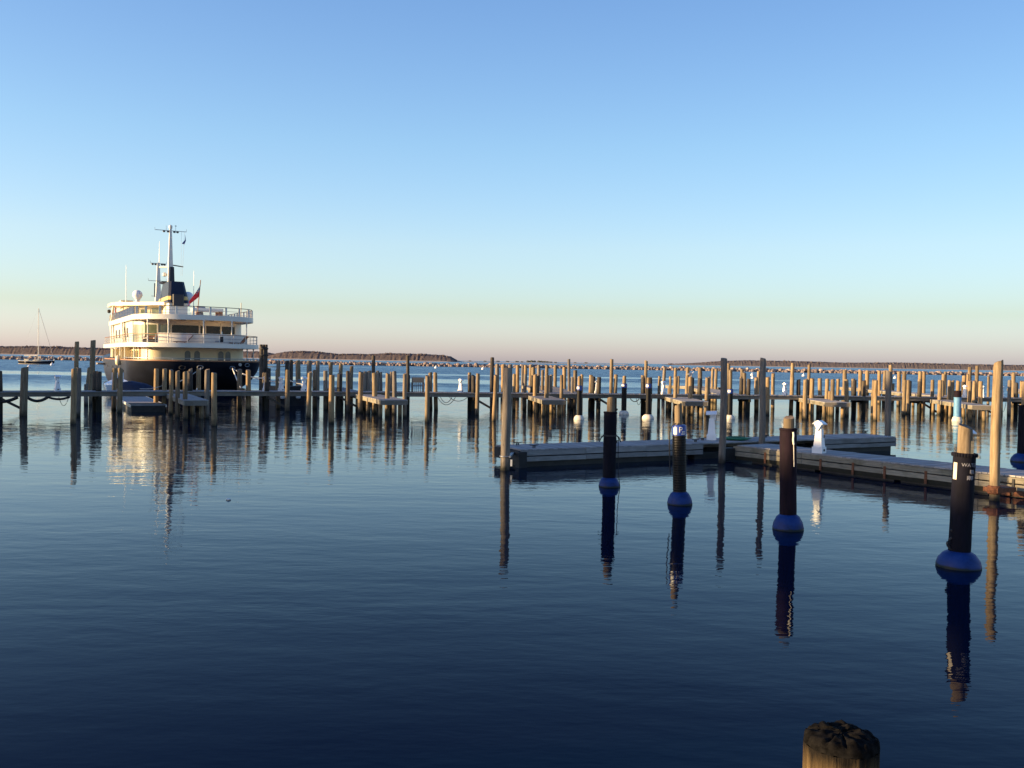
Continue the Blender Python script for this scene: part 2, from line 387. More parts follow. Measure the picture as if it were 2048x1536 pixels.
    for i, p in enumerate(pts):
        if i == 0: cu.points[0].location = p
        elif i == len(pts) - 1: cu.points[1].location = p if len(cu.points) == 2 else p
        else: cu.points.new(*p)
    cu.points[len(cu.points) - 1].location = pts[-1]
    for p in cu.points: p.handle_type = 'VECTOR'
    fc.mapping.update()
    t.links.new(lw.outputs['Facing'], fc.inputs['Value'])
    ms = N(t, 'ShaderNodeMixShader'); t.links.new(fc.outputs[0], ms.inputs[0]); t.links.new(df.outputs[0], ms.inputs[1]); t.links.new(gl.outputs[0], ms.inputs[2])
    t.links.new(ms.outputs[0], out.inputs['Surface']); return m
WAVE_SLOW, WAVE_MID, WAVE_FINE, WAVE_ROUGH, LEAN, RIPPLE = .012, .0062, .009, .10, .12, .14
M['water'] = water_mat()

# ------------------------------------------------------------------ setting: water, seabed shore, far land
MB().add([(-40000, -400, 0), (40000, -400, 0), (40000, 60000, 0), (-40000, 60000, 0)], [(0, 1, 2, 3)]).build('water', M['water'])
tag(bpy.data.objects['water'], kind='structure')

def far_land(name, D, pts, matw, shore_v=None, beach=1.5, seed=1, dens=1.0, size=(1.5, 3.0), wood_name='woods'):
    """pts: (column, skyline row); land foot at range D"""
    rg = random.Random(seed)
    P = []
    for u, v in pts:
        p = at_y(u, D); P.append((p.x, max(1.5, height(p, v))))
    def top(x):
        for (a, h), (b, k) in zip(P, P[1:]):
            if a <= x <= b: return h + (k - h) * (x - a) / (b - a)
        return P[0][1] if x < P[0][0] else P[-1][1]
    x0, x1 = P[0][0], P[-1][0]
    nx = max(12, int((x1 - x0) / 25)); rings = []
    depth = (0, 6, 22, 80, 220, 420)
    for i in range(nx + 1):
        x = x0 + (x1 - x0) * i / nx; t = top(x); r = []
        for j, d in enumerate(depth):
            z = (-.6, beach, beach + .8, t * .35, t * .45, -.6)[j] if 0 < i < nx else -.6
            w = 4 * noise.noise((x * .02, j * 3.1, seed))
            r.append(Vector((x, D + d + w * (j > 0), z)))
        rings.append(r)
    n = len(depth); mb = MB()
    vs = [p for r in rings for p in r]; fs = [(i * n + j, (i + 1) * n + j, (i + 1) * n + j + 1, i * n + j + 1) for i in range(nx) for j in range(n - 1)]
    mb.add(vs, fs); mb.m = [0 if k % (n - 1) < 2 else 1 for k in range(len(mb.f))]
    o = mb.build(name, [M['sand'], matw], smooth=60); tag(o, kind='structure')
    wb = MB(); ico = [(0, 0, -1)] + [(math.cos(2 * PI * k / 5) * .9, math.sin(2 * PI * k / 5) * .9, -.35) for k in range(5)] + [(math.cos(2 * PI * (k + .5) / 5) * .85, math.sin(2 * PI * (k + .5) / 5) * .85, .4) for k in range(5)] + [(0, 0, 1)]
    fi = [(0, (k + 1) % 5 + 1, k + 1) for k in range(5)] + [(k + 1, (k + 1) % 5 + 1, k + 6) for k in range(5)] + [((k + 1) % 5 + 1, (k + 1) % 5 + 6, k + 6) for k in range(5)] + [(k + 6, (k + 1) % 5 + 6, 11) for k in range(5)]
    # closed thicket behind the edge trees, so that no sky shows through low down
    ns = int((x1 - x0) / 2.2); rows_ = ((9, .02), (14, .30), (20, .62), (30, .84), (44, .92), (60, .5)); vv = []
    for i in range(ns + 1):
        x = x0 + (x1 - x0) * i / ns; t_ = top(x)
        for d, f in rows_: vv.append((x, D + d + 3 * noise.noise((x * .2, d, seed)), max(.5, t_ * f + (.35 + .035 * t_) * (noise.noise((x * .11, d * .2, seed + 2)) + .6 * noise.noise((x * .33, d * .2, seed + 4))) if t_ > 3 else .3)))
    m_ = len(rows_); wb.add(vv, [(i * m_ + j, (i + 1) * m_ + j, (i + 1) * m_ + j + 1, i * m_ + j + 1) for i in range(ns) for j in range(m_ - 1)])
    cnt = int((x1 - x0) / 1.6 * dens)
    for i in range(cnt):
        x = x0 + (x1 - x0) * rg.random(); t = top(x) * (1 + .10 * noise.noise((x * .035, 0, seed)) + .05 * noise.noise((x * .15, 4, seed)))
        d = rg.uniform(24, 60)
        s = rg.uniform(*size); f = rg.uniform(.80, .97)
        zc = max(beach + s * .55, t * f - s * .75 - rg.random() * 1.2)
        if t < 2.5: continue
        ph = rg.random() * 6; q = [rg.uniform(.7, 1.25) for _ in range(12)]
        wb.add([(x + s * k[0] * q[j] * .9, D + d + s * k[1] * q[j], zc + s * k[2] * q[j] * .95) for j, k in enumerate(ico)], fi)
        if rg.random() < .5:
            for _ in range(3):            # bare twig spikes at the skyline
                a = rg.uniform(-1, 1) * s * .8
                wb.add([(x + a - .25, D + d, zc), (x + a + .25, D + d, zc), (x + a * 1.3, D + d, zc + s * rg.uniform(1.0, 1.35))], [(0, 1, 2)])
    o = wb.build(wood_name, matw, smooth=180); tag(o, kind='stuff'); return o
far_land('headland', 2600, [(-160, 687), (0, 690.5), (60, 690), (140, 692.5), (215, 695), (300, 697), (430, 699), (520, 702), (545, 707)], M['bare_woods'], seed=3, dens=1.5)
far_land('island', 2200, [(528, 712), (545, 705), (565, 701.5), (600, 699.5), (640, 703), (672, 706.5), (700, 705.5), (730, 707), (760, 705), (800, 705), (850, 706.5), (885, 709), (900, 712), (911, 719)], M['bare_woods'], seed=5, dens=2.4, wood_name='island_woods')
far_land('far_shore', 3600, [(1340, 728.3), (1390, 725.5), (1450, 721), (1500, 719.5), (1600, 721), (1700, 724.5), (1800, 723.8), (1860, 725), (1930, 727), (2048, 729), (2250, 730)], M['bare_woods_far'], seed=9, dens=1.3, size=(2, 4), wood_name='far_woods')
# low sand spit between the island and open water, with single bushes
spit = MB(); n = 60; D = 2300; vs = []; fs = []
for i in range(n + 1):
    u = 890 + (1262 - 890) * i / n; p = at_y(u, D); z = 1.5 + .6 * noise.noise((i * .3, 1, 2)) if 0 < i < n else -.5
    vs += [(p.x, D, -.5), (p.x, D + 8, z), (p.x, D + 60, z), (p.x, D + 70, -.5)]
fs = [(i * 4 + j, i * 4 + 4 + j, i * 4 + 5 + j, i * 4 + 1 + j) for i in range(n) for j in range(3)]
tag(spit.add(vs, fs).build('sand_spit', M['sand'], smooth=60), kind='structure')
bush_mb = MB()
for k in range(7):
    a = rnd.random() * 6.3; bush_mb.lathe([(.05, -.5), (.75, -.35), (.95, .1), (.6, .55), (.06, .8)], 7, (math.cos(a) * .8, math.sin(a) * .5, .8 + .35 * rnd.random()))
bush_me = bush_mb.mesh('bush', M['scrub'])
spit_bushes = [(940, 1.6), (970, 1.6), (996, 1.9), (1015, 1.9), (1034, 2.0), (1044, 1.6), (1058, 2.9), (1066, 3.2), (1080, 3.0), (1086, 2.6), (1093, 2.4), (1101, 2.0), (1111, 1.6), (1150, 1.5), (1172, 1.7)]
for i, (u, s) in enumerate(spit_bushes):
    p = at_y(u, D + 14); o = link('bush', bush_me, None, (p.x, p.y, 1.3)); o.scale = (s * 1.5, s, s)
    tag(o, 'small dark bush on the low sand spit at the horizon', 'bush', 'bushes along the sand spit')

# ------------------------------------------------------------------ breakwater of boulders
bw = thing('breakwater', 'long low breakwater of reddish boulders crossing the bay behind the piers', 'breakwater', (0, 490, 0))
def boulder(seed):
    rg = random.Random(seed); mb = MB()
    pr = [(.25, -.9), (.9, -.6), (1.05, 0), (.85, .55), (.3, .85)]
    rings = [[Vector((r * math.cos(2 * PI * k / 7) * rg.uniform(.8, 1.15), r * .9 * math.sin(2 * PI * k / 7) * rg.uniform(.8, 1.15), z * rg.uniform(.85, 1.1))) for k in range(7)] for r, z in pr]
    return mb.loft(rings).mesh('boulder', M['stone'])
bmes = [boulder(k) for k in range(8)]
for i in range(300):
    x = -275 + 550 * i / 299 + rnd.uniform(-.5, .5)
    o = link('boulder', rnd.choice(bmes), bw, (x, rnd.uniform(-1.2, .6) + 6 * noise.noise((x * .008, 0, 0)), .95 + rnd.uniform(-.4, .4)))
    s = rnd.uniform(.75, 1.3); o.scale = (s * 1.1, s, s * rnd.uniform(.75, 1.0)); o.rotation_euler = (rnd.uniform(-.4, .4), rnd.uniform(-.4, .4), rnd.random() * 6)
rub = MB(); srcs = [[v.co.copy() for v in m.vertices] for m in bmes]; srcf = [[tuple(p.vertices) for p in m.polygons] for m in bmes]
for i in range(3600):
    x = -300 + 600 * rnd.random(); k = rnd.randrange(8); s = rnd.uniform(.5, 1.15); M3 = Matrix.Rotation(rnd.random() * 6, 3, 'Z') @ Matrix.Rotation(rnd.uniform(-.5, .5), 3, 'X')
    y = rnd.uniform(-2.6, 3.5); z = max(.0, 1.15 - abs(y) * .36) * rnd.uniform(.3, 1.15)
    c = Vector((x, y + 6 * noise.noise((x * .008, 0, 0)), z)); rub.add([c + M3 @ (v * s) for v in srcs[k]], srcf[k])
tag(rub.build('rubble', M['stone'], bw), kind='stuff')

# ------------------------------------------------------------------ shore and unseen buildings, added behind the camera's left to cast the long shade
SD = Vector((math.cos(R(15)), math.sin(R(15)), 0)); PD = Vector((-SD.y, SD.x, 0))     # down-sun and across-sun axes
def sp_(s, p, z=0): q = SD * s + PD * p; return Vector((q.x, q.y, z))
shore = MB(); q = [sp_(-57, -60), sp_(-57, 88), sp_(-260, 88), sp_(-260, -60)]
shore.prism([(a.x, a.y) for a in q], -2, 1.6); tag(shore.build('shore', M['sand']), kind='structure')
M['shingle'] = board_wood('cedar_shingle', (.20, .17, .14), (.32, .28, .24), (.16, .15, .14), .4)
M['roofing'] = plain('roof_shingle', (.07, .07, .075), .9, .3, 8)
def shade_building(s, p0, p1, H, label, depth=9):
    c = sp_(s - depth / 2, (p0 + p1) / 2, 1.6); L = p1 - p0
    t = thing('shade_building', label, 'building', c, math.atan2(PD.y, PD.x), 'unseen buildings added to cast shade')
    eave = H - 1.6 - 2.2
    MB().box((0, 0, eave / 2), (L - .6, depth - .6, eave)).build('wall', M['shingle'], t)
    r = MB(); h = H - 1.6
    r.add([(-L / 2, -depth / 2, eave), (L / 2, -depth / 2, eave), (L / 2, depth / 2, eave), (-L / 2, depth / 2, eave), (-L / 2, 0, h), (L / 2, 0, h)],
          [(0, 1, 5, 4), (2, 3, 4, 5), (0, 4, 3), (1, 2, 5), (0, 3, 2, 1)]); r.build('roof', M['roofing'], t)
    for side in (-1, 1):
        for k in range(max(2, int(L / 3.5))):
            x = -L / 2 + L * (k + .5) / max(2, int(L / 3.5))
            for z in ([1.7] if eave < 4.6 else [1.7, 4.6]):
                f = MB().box((x, side * (depth / 2 - .28), z), (1.1, .12, 1.4)).build('window', M['white'], t)
                MB().box((x, side * (depth / 2 - .21), z), (.92, .04, 1.22)).build('pane', M['glass'], f)
    MB().box((L * .31, -(depth / 2 - .27), 1.05), (1.0, .1, 2.1)).build('door', M['teak'], t)
    return t
shade_building(-60, 7.5, 20.3, 11.0, 'unseen low shingled building nearest the camera, added to cast shade')
shade_building(-60, 20.4, 26.8, 11.7, 'unseen gabled shingled building beside the tall narrow one, added to cast shade')
shade_building(-60, 26.9, 36.6, 14.4, 'unseen tall narrow shingled building on the shore, added to cast shade')
shade_building(-60, 38.4, 60.0, 9.6, 'unseen long shingled building behind the left pier, added to cast shade')
shade_building(-60, 61.0, 80.0, 11.8, 'unseen shingled building farthest along the shore, added to cast shade')

# ------------------------------------------------------------------ timber piles
def pile_mesh(H, r, seed, mats, lean=(0, 0), top='flat', n=14, depth=1.2):
    rg = random.Random(seed); mb = MB(); rings = []
    zs = [-depth, 0, H * .3, H * .62, H - .10, H - .015]
    tilt = (rg.uniform(-.09, .09), rg.uniform(-.09, .09))
    ph = [rg.uniform(-.05, .05) for _ in range(n)]
    for i, z in enumerate(zs):
        rr = r * (1.05 - .09 * max(0, z) / max(H, .1)); wob = Vector((lean[0] * z + .015 * math.sin(z * 1.3 + seed), lean[1] * z, 0))
        if i == 5: rr *= .93
        ring = []
        for k in range(n):
            a = 2 * PI * k / n; q = rr * (1 + ph[k] * (.5 + .5 * math.sin(z + k)))
            x, y = q * math.cos(a), q * math.sin(a)
            dz = (tilt[0] * x / r * .5 + tilt[1] * y / r * .5 + (rg.uniform(-.012, .012) if i == 5 else 0)) if i >= 4 else 0
            ring.append(Vector((x, y, z + dz)) + wob)
        rings.append(ring)
    mb.loft(rings); mb.m[-1] = 1
    c = len(mb.v) - n
    return mb.mesh('pile', mats, smooth=40)
PIER_PX = [(-330, 780.5), (0, 783.6), (380, 782.2), (680, 783.4), (1200, 788), (1500, 790.6), (2060, 796.6), (2420, 801)]
DECKZ = 1.2
PIER = [at(u, v, DECKZ) for u, v in PIER_PX]
def pier_y(u):
    for (a, A), (b, B) in zip(zip([x for x, _ in PIER_PX], PIER), zip([x for x, _ in PIER_PX[1:]], PIER[1:])):
        if a <= u <= b: return A.y + (B.y - A.y) * (u - a) / (b - a)
    return 60
# columns: u, top row, foot row (None: foot hidden), width px, row, wood, extra
# rows: f = standing before the pier, b = at the pier's back edge, r = beyond the pier
PILES = [
 (47, 734, 832, 14, 'f', 'pile'), (146, 736, 848, 11, 'f', 'pile'), (155, 735, 833, 11, 'f', 'pile_grey'), (228, 735.5, None, 9, 'b', 'pile'), (239, 736.5, 826, 10, 'f', 'pile'),
 (313, 737, None, 9, 'b', 'pile'), (327, 737, 821, 9, 'f', 'pile'), (341, 739.5, 829, 8, 'f', 'pile'), (355, 741.5, 835, 9, 'f', 'pile'), (370, 743, 839, 9, 'f', 'pile'),
 (383, 737.5, None, 8, 'b', 'pile_grey'), (397, 738, None, 9, 'b', 'pile'), (413, 738.5, 837, 10, 'f', 'pile_grey'), (428, 745, 852, 11, 'f', 'pile'), (480, 738.5, None, 10, 'b', 'pile'), (497, 739.5, 820, 10, 'f', 'pile'),
 (557, 738, None, 9, 'b', 'pile'), (574, 740.5, 823, 9, 'f', 'pile'), (617, 744, 836, 9, 'f', 'pile'), (630, 740, None, 9, 'b', 'pile'), (651, 741, 819, 9, 'f', 'pile_grey'), (663, 749.5, 847, 11, 'f', 'pile'),
 (696, 742.5, 825, 8, 'f', 'pile_dark'), (721, 743.5, 826, 10, 'f', 'pile'), (729, 743, None, 8, 'b', 'pile_grey'), (738, 741.5, None, 9, 'b', 'pile_grey'), (749, 745, 827, 10, 'f', 'pile'), (757, 741.5, None, 7, 'b', 'pile_grey'), (763, 744, None, 6, 'b', 'pile_grey'),
 (774, 746.5, 833, 9, 'f', 'pile'), (782, 744, None, 7, 'b', 'pile_grey'), (789, 742.5, 829, 9, 'f', 'pile_grey'), (809, 747, 835, 8, 'f', 'pile_grey'), (854, 751, 845, 9, 'f', 'pile'), (862, 744.5, None, 8, 'b', 'pile'), (871.5, 745, 820, 8, 'f', 'pile'),
 (940, 745, None, 7, 'b', 'pile'), (954, 746.5, 830, 8, 'f', 'pile'), (988, 750, 842, 8, 'f', 'pile'), (1028, 748, 821, 7, 'f', 'pile'), (1049, 748, 820, 7, 'f', 'pile_grey'), (1070, 748.5, 824, 8, 'f', 'pile'), (1077, 749, None, 6, 'b', 'pile'),
 (1092, 749.5, 829, 9, 'f', 'pile'), (1099, 750.5, None, 5, 'b', 'pile_grey'), (1104, 749, None, 6, 'b', 'pile_grey'), (1123, 750.5, 828, 7, 'f', 'pile'), (1145, 754, None, 5, 'b', 'pile_grey'), (1164, 748.5, None, 6, 'b', 'pile'), (1180, 749.5, 820, 7.5, 'f', 'pile'),
 (1231, 749, None, 8, 'b', 'pile'), (1287, 751, None, 8, 'b', 'pile'), (1317, 752, 823, 6, 'f', 'pile'), (1342, 753, None, 5, 'b', 'pile'), (1349, 752.5, 827, 8, 'f', 'pile'), (1357, 752, None, 6, 'b', 'pile'), (1380, 753.5, 829, 9, 'f', 'pile'),
 (1412, 755, 830, 8, 'f', 'pile'), (1418, 753, None, 6, 'b', 'pile_grey'), (1483, 753.5, None, 6, 'b', 'pile'), (1512, 754.5, 822, 8, 'f', 'pile'), (1535, 754, 830, 8, 'f', 'pile'), (1582, 754.5, 823, 8, 'f', 'pile'), (1609, 758, 839, 9, 'f', 'pile'),
 (1623, 756.5, 826, 8.5, 'f', 'pile'), (1642, 756, None, 8, 'b', 'pile'), (1652, 757, 827, 8, 'f', 'pile'), (1663.5, 758, 832, 8, 'f', 'pile'), (1659, 782, 828, 4, 'f', 'pile'), (1677, 757.5, None, 7, 'b', 'pile'), (1693, 758.5, 832, 8.5, 'f', 'pile'),
 (1709, 757, None, 8, 'b', 'pile'), (1744, 759.5, 836, 6, 'f', 'pile'), (1750.5, 760, 841, 8, 'f', 'pile'), (1807, 760, 831, 7, 'f', 'pile'), (1815, 759.5, 828, 7, 'f', 'pile'), (1839, 758.5, 825, 7.5, 'f', 'pile'), (1863, 759.5, 826, 7, 'f', 'pile'),
 (1878, 760, 829, 8, 'f', 'pile'), (1887, 760.5, None, 6, 'b', 'pile'), (1897, 760.5, 828, 7, 'f', 'pile'), (1904, 760.5, 829, 6, 'f', 'pile'), (1938, 761, 831, 8, 'f', 'pile'), (1946, 761.5, 832, 7, 'f', 'pile'), (1960, 762, 836, 8.5, 'f', 'pile'),
 (2002, 762, 830, 6, 'f', 'pile'), (2018, 760.5, 831, 7, 'f', 'pile_grey'),
 # beyond the pier
 (152.5, 683, 72, 8.5, 'r', 'pile'), (184, 680, 66, 10, 'r', 'pile'), (556, 721, 66, 8, 'r', 'pile_grey'), (573, 721, 66, 8, 'r', 'pile_dark'), (582.5, 720, 68, 8, 'r', 'pile_dark'), (597, 721, 76, 10, 'r', 'pile'), (617.5, 721, 76, 10, 'r', 'pile_grey'), (636, 721.5, 76, 8, 'r', 'pile_grey'),
 (661, 724, 72, 8, 'r', 'pile'), (681, 727, 72, 8, 'r', 'pile'), (703, 732, 67, 7.5, 'r', 'pile'), (746, 711, 68, 7, 'r', 'pile_dark'), (817, 710, 66, 6.5, 'r', 'pile_dark'), (985, 715, 66, 8, 'r', 'pile_dark'), (995, 727.5, 78, 8, 'r', 'pile_grey'), (1007, 728.5, 80, 9, 'r', 'pile'),
 (1021, 728.5, 78, 8.5, 'r', 'pile_grey'), (1036, 729.5, 82, 7.5, 'r', 'pile'), (1045.5, 729.5, 86, 5, 'r', 'pile_grey'), (1051, 729.5, 82, 7, 'r', 'pile'), (1061, 729.5, 86, 7, 'r', 'pile'), (1067.5, 734, 70, 8, 'r', 'pile'), (1078, 729.5, 82, 7, 'r', 'pile_grey'), (1085.5, 739.5, 69, 6, 'r', 'pile'),
 (1093, 730, 80, 7, 'r', 'pile'), (1111, 730.5, 80, 7, 'r', 'pile'), (1130, 733.5, 74, 8, 'r', 'pile'), (1140, 718, 68, 6, 'r', 'pile_grey'), (1150, 740, 68, 8, 'r', 'pile'), (1222.5, 718, 67, 7, 'r', 'pile'), (1291.5, 721.5, 67, 7, 'r', 'pile'), (1327.5, 735, 84, 6.5, 'r', 'pile_grey'),
 (1350.5, 735, 84, 6, 'r', 'pile'), (1375, 735, 84, 7.5, 'r', 'pile'), (1401.5, 736, 84, 9, 'r', 'pile'), (1425.5, 737, 82, 5.5, 'r', 'pile'), (1432, 737, 80, 6.5, 'r', 'pile'), (1456, 726, 84, 7, 'r', 'pile'), (1485, 738, 84, 7, 'r', 'pile'), (1490.5, 745, 70, 8, 'r', 'pile'),
 (1516.5, 742.5, 80, 6, 'r', 'pile'), (1547, 746, 71, 7, 'r', 'pile'), (1584, 726, 72, 7.5, 'r', 'pile'), (1618, 728.5, 76, 6.5, 'r', 'pile'), (1690.5, 740, 84, 8, 'r', 'pile'), (1722, 740.5, 84, 8, 'r', 'pile'), (1735, 741, 88, 8, 'r', 'pile'), (1760, 741, 84, 7, 'r', 'pile'), (1769, 741.5, 88, 6.5, 'r', 'pile'),
 (1782, 729.5, 90, 7.5, 'r', 'pile'), (1787.5, 767, 90, 5, 'r', 'pile'), (1799, 742.5, 82, 8, 'r', 'pile'), (1808.5, 742.5, 86, 8, 'r', 'pile'), (1841, 743, 84, 8, 'r', 'pile'), (1848.5, 743.5, 88, 7.5, 'r', 'pile'), (1886, 747.5, 80, 7.5, 'r', 'pile'), (1891.5, 743.5, 88, 6, 'r', 'pile'),
 (1928, 750.5, 76, 8, 'r', 'pile'), (1936.5, 748, 80, 5, 'r', 'pile'), (1940.5, 733.5, 86, 7.5, 'r', 'pile'), (1953, 731, 84, 7, 'r', 'pile'), (1978, 752, 80, 5, 'r', 'pile'), (2028, 744.5, 84, 7.5, 'r', 'pile'), (2046, 762, 74, 8, 'r', 'pile'),
]
MARKS_F = [(75, 'the moored sailboat'), (428, 'the lone pile before the yacht'), (836, 'the slatted bench'), (1011, 'the grey dock end pile'), (1158, 'the leftmost black sleeved pile'), (1296, 'the third black sleeved pile'), (1523, 'the tall green-hose pile'), (1775, 'the right dock end pile'), (1914, 'the pale blue sleeved pile'), (1993, 'the golden rusty-collared pile')]
ORD = ['first', 'second', 'third', 'fourth', 'fifth', 'sixth', 'seventh', 'eighth', 'ninth', 'tenth', 'eleventh', 'twelfth', 'thirteenth', 'fourteenth', 'fifteenth', 'sixteenth', 'seventeenth', 'eighteenth', 'nineteenth', 'twentieth']
ROWTXT = {'f': 'before pier', 'b': 'on pier\'s far edge', 'r': 'beyond pier'}
TONE = {'pile': 'brown', 'pile_grey': 'grey', 'pile_dark': 'dark'}
GROUPS = {'f': 'mooring piles before the long pier', 'b': 'piles along the far edge of the long pier', 'r': 'mooring piles beyond the long pier'}
def pile_label(u, row, tone, allp):
    side = [m for m in MARKS_F if m[0] < u]
    same = sorted(p[0] for p in allp if p[4] == row and p[5] == tone)
    if side:
        m = side[-1]; k = len([x for x in same if m[0] < x <= u])
        return f"{TONE[tone]} pile {ROWTXT[row]}, {ORD[k - 1]} right of {m[1]}"
    m = MARKS_F[0]; k = len([x for x in same if u <= x < m[0]])
    return f"{TONE[tone]} pile {ROWTXT[row]}, {ORD[k - 1]} left of {m[1]}"
PPOS = {}
for i, (u, vt, vb, w, row, wood) in enumerate(PILES):
    if row == 'f': P = at(u, vb)
    elif row == 'b': P = at_y(u, pier_y(u) + 2.25)
    else: P = at_y(u, vb)
    Z = P.y; r = max(.10, w * Z / FPX / 2)
    H = height(P, vt); lean = (rnd.uniform(-.022, .022), rnd.uniform(-.02, .02))
    o = link('pile', pile_mesh(H, r, i * 3 + 1, [M[wood], M['pile_top']], lean), None, P)
    o.rotation_euler = (0, 0, rnd.random() * 6)
    tag(o, pile_label(u, row, wood, PILES), 'pile', GROUPS[row]); PPOS[u] = (P, H, r)
# old leaning cluster left of the yacht and the banded dolphin at the yacht's stern
for k, (u, vt, Y, w, lx, lab) in enumerate([(175, 735, 62, 6, .10, 'slender pile leaning right against the tallest pile left of the yacht'), (181, 748, 61, 6, .0, 'short pile in the leaning cluster left of the yacht'), (173, 767, 60, 8, 0, 'lowest green stained pile stump left of the yacht')]):
    P = at_y(u, Y); H = height(P, vt)
    o = link('pile', pile_mesh(H, w * Y / FPX / 2, 900 + k, [M['pile' if k < 2 else 'pile_grey'], M['pile_top']], (lx, 0)), None, P - Vector((lx * H * .5, 0, 0)))
    tag(o, lab, 'pile', 'leaning pile cluster')
P = at_y(527, 66); H = height(P, 689)
dol = thing('dolphin', 'tall black bundled dolphin of piles beside the yacht\'s stern', 'dolphin', P)
for k in range(7):
    a = k * PI / 3; rr = .19 if k < 6 else 0
    mb = MB(); h = H * (1 - .03 * (k % 3)); mb.lathe([(.12, -1.2), (.12, 0), (.105, h - .05), (.09, h)], 10, (rr * math.cos(a), rr * math.sin(a), 0)); mb.build('pile_member', M['pile_dark'], dol, smooth=40)
for z in (H * .93, H * .82, H * .45): MB().lathe([(.33, z - .05), (.335, z), (.33, z + .05)], 16).build('band', M['black'], dol, smooth=40)
P2 = at_y(531, 64.5); h2 = height(P2, 734)
d2 = thing('dolphin', 'short black timber cluster in front of the tall dolphin', 'dolphin', P2)
for k in range(3): MB().lathe([(.13, -1.2), (.13, 0), (.12, h2 - .04 * k)], 10, (-.14 + .2 * k, .12 * (k % 2), 0)).build('pile_member', M['pile_dark'], d2, smooth=40)

# ------------------------------------------------------------------ long fixed pier
pier = thing('long_pier', 'long narrow timber pier crossing the whole harbour on dark piles', 'pier', (0, 0, 0))
planks = MB(); PW = 1.9
def seg_frame(A, B):
    d = (B - A); L = d.length; d.normalize(); return d, Vector((-d.y, d.x, 0)), L
for A, B in zip(PIER, PIER[1:]):
    d, nrm, L = seg_frame(A, B); rz = math.atan2(d.y, d.x); k = int(L / .155)
    for i in range(k):
        c = A + d * (L * (i + .5) / k) + nrm * (PW / 2 - .02)
        planks.box((c.x, c.y, DECKZ - .022 + rnd.uniform(-.003, .003)), (L / k - .012, PW + .08 + rnd.uniform(-.03, .03), .044), rz)
tag(planks.build('deck_plank', M['deck'], pier), kind='stuff')
bi = 0
for A, B in zip(PIER, PIER[1:]):
    d, nrm, L = seg_frame(A, B); rz = math.atan2(d.y, d.x); k = max(1, round(L / 4.2))
    for i in range(k):
        for off in (.05, PW - .1):
            c = A + d * (L * (i + .5) / k) + nrm * off
            MB().box((0, 0, 0), (L / k - .012, .075, .24)).build('fascia_board', M['stringer'], pier, loc=(c.x, c.y, DECKZ - .046 - .12 + rnd.uniform(-.006, .006)), rz=rz)
        q = A + d * (L * i / k)
        for off in (.28, PW - .35):
            c = q + nrm * off
            me = pile_mesh(DECKZ - .05, .145, 300 + bi, [M['pile_dark'], M['pile_dark']]); bi += 1
            link('support_pile', me, pier, c)
        c0 = q + nrm * .16
        MB().box((0, 0, 0), (.12, PW + .1, .2)).build('cross_beam', M['pile_dark'], pier, loc=(q.x + nrm.x * PW / 2, q.y + nrm.y * PW / 2, DECKZ - .38), rz=rz)
        if rnd.random() < .3:
            b0 = q + nrm * .1; b1 = b0 + d * 1.3
            MB().bar((b0.x, b0.y, .85), (b1.x, b1.y, .12), .06, .14).build('brace', M['pile_dark'], pier)
# sagging cables and canvas-like hoses slung below the deck edge
def sag(A, B, drop, r, mat_, name, par, n=12):
    pts = [A.lerp(B, i / n) - Vector((0, 0, drop * 4 * (i / n) * (1 - i / n))) for i in range(n + 1)]
    return MB().tube(pts, r, 6).build(name, M[mat_], par, smooth=60)
for u0, u1, dr, r in [(-40, 36, .26, .10), (54, 96, .22, .09), (96, 140, .13, .07), (118, 138, .5, .015), (876, 912, .5, .02), (882, 905, .36, .02), (900, 936, .25, .02), (1190, 1206, .3, .015), (1274, 1284, .42, .018), (1100, 1150, .16, .03), (1262, 1280, .2, .03), (2004, 2014, .7, .015), (590, 612, .3, .02)]:
    a = at(u0, 0, 0) if False else at_y(u0, pier_y(u0) - .03); b = at_y(u1, pier_y(u1) - .03)
    a.z = b.z = DECKZ - .30; sag(a, b, dr, r, 'rope_dark', 'hanging_cable', pier)
# finger piers running out from the long pier
def finger(label, p0, p1, width, z, drop=.0, group='finger piers off the long pier', mat_='deck', legs=3, side='fascia'):
    A, B = Vector(p0), Vector(p1); A.z = B.z = 0
    d, nrm, L = seg_frame(A, B); rz = math.atan2(d.y, d.x)
    t = thing('finger_pier', label, 'finger pier', (A.x, A.y, 0), rz, group)
    k = max(6, int(L / .15)); mb = MB()
    for i in range(k): mb.box((L * (i + .5) / k, 0, z - .02 + rnd.uniform(-.003, .003)), (L / k - .012, width + rnd.uniform(-.02, .04), .04))
    tag(mb.build('deck_plank', M[mat_], t), kind='stuff')
    for sgn in (-1, 1): MB().box((L / 2, sgn * (width / 2 - .03), z - .155), (L, .06, .22)).build('side_beam', M[side], t)
    MB().box((L - .03, 0, z - .17), (.058, width - .13, .24)).build('end_beam', M['stringer'], t)
    for i in range(legs):
        x = L * (i + .8) / legs - .3
        for sgn in (-1, 1):
            link('support_pile', pile_mesh(z - .05, .115, 500 + i * 7 + sgn + int(L * 10), [M['pile'], M['pile_top']]), t, (x, sgn * (width / 2 - .22), 0))
    return t
def fpx(z, s, l, r):
    a, b, c = at(s[0], s[1], z), at(l[0], l[1], z), at(r[0], r[1], z); w = (b - c).length
    return a + (c - b) * .5, (b + c) * .5, min(max(w, .9), 1.6)
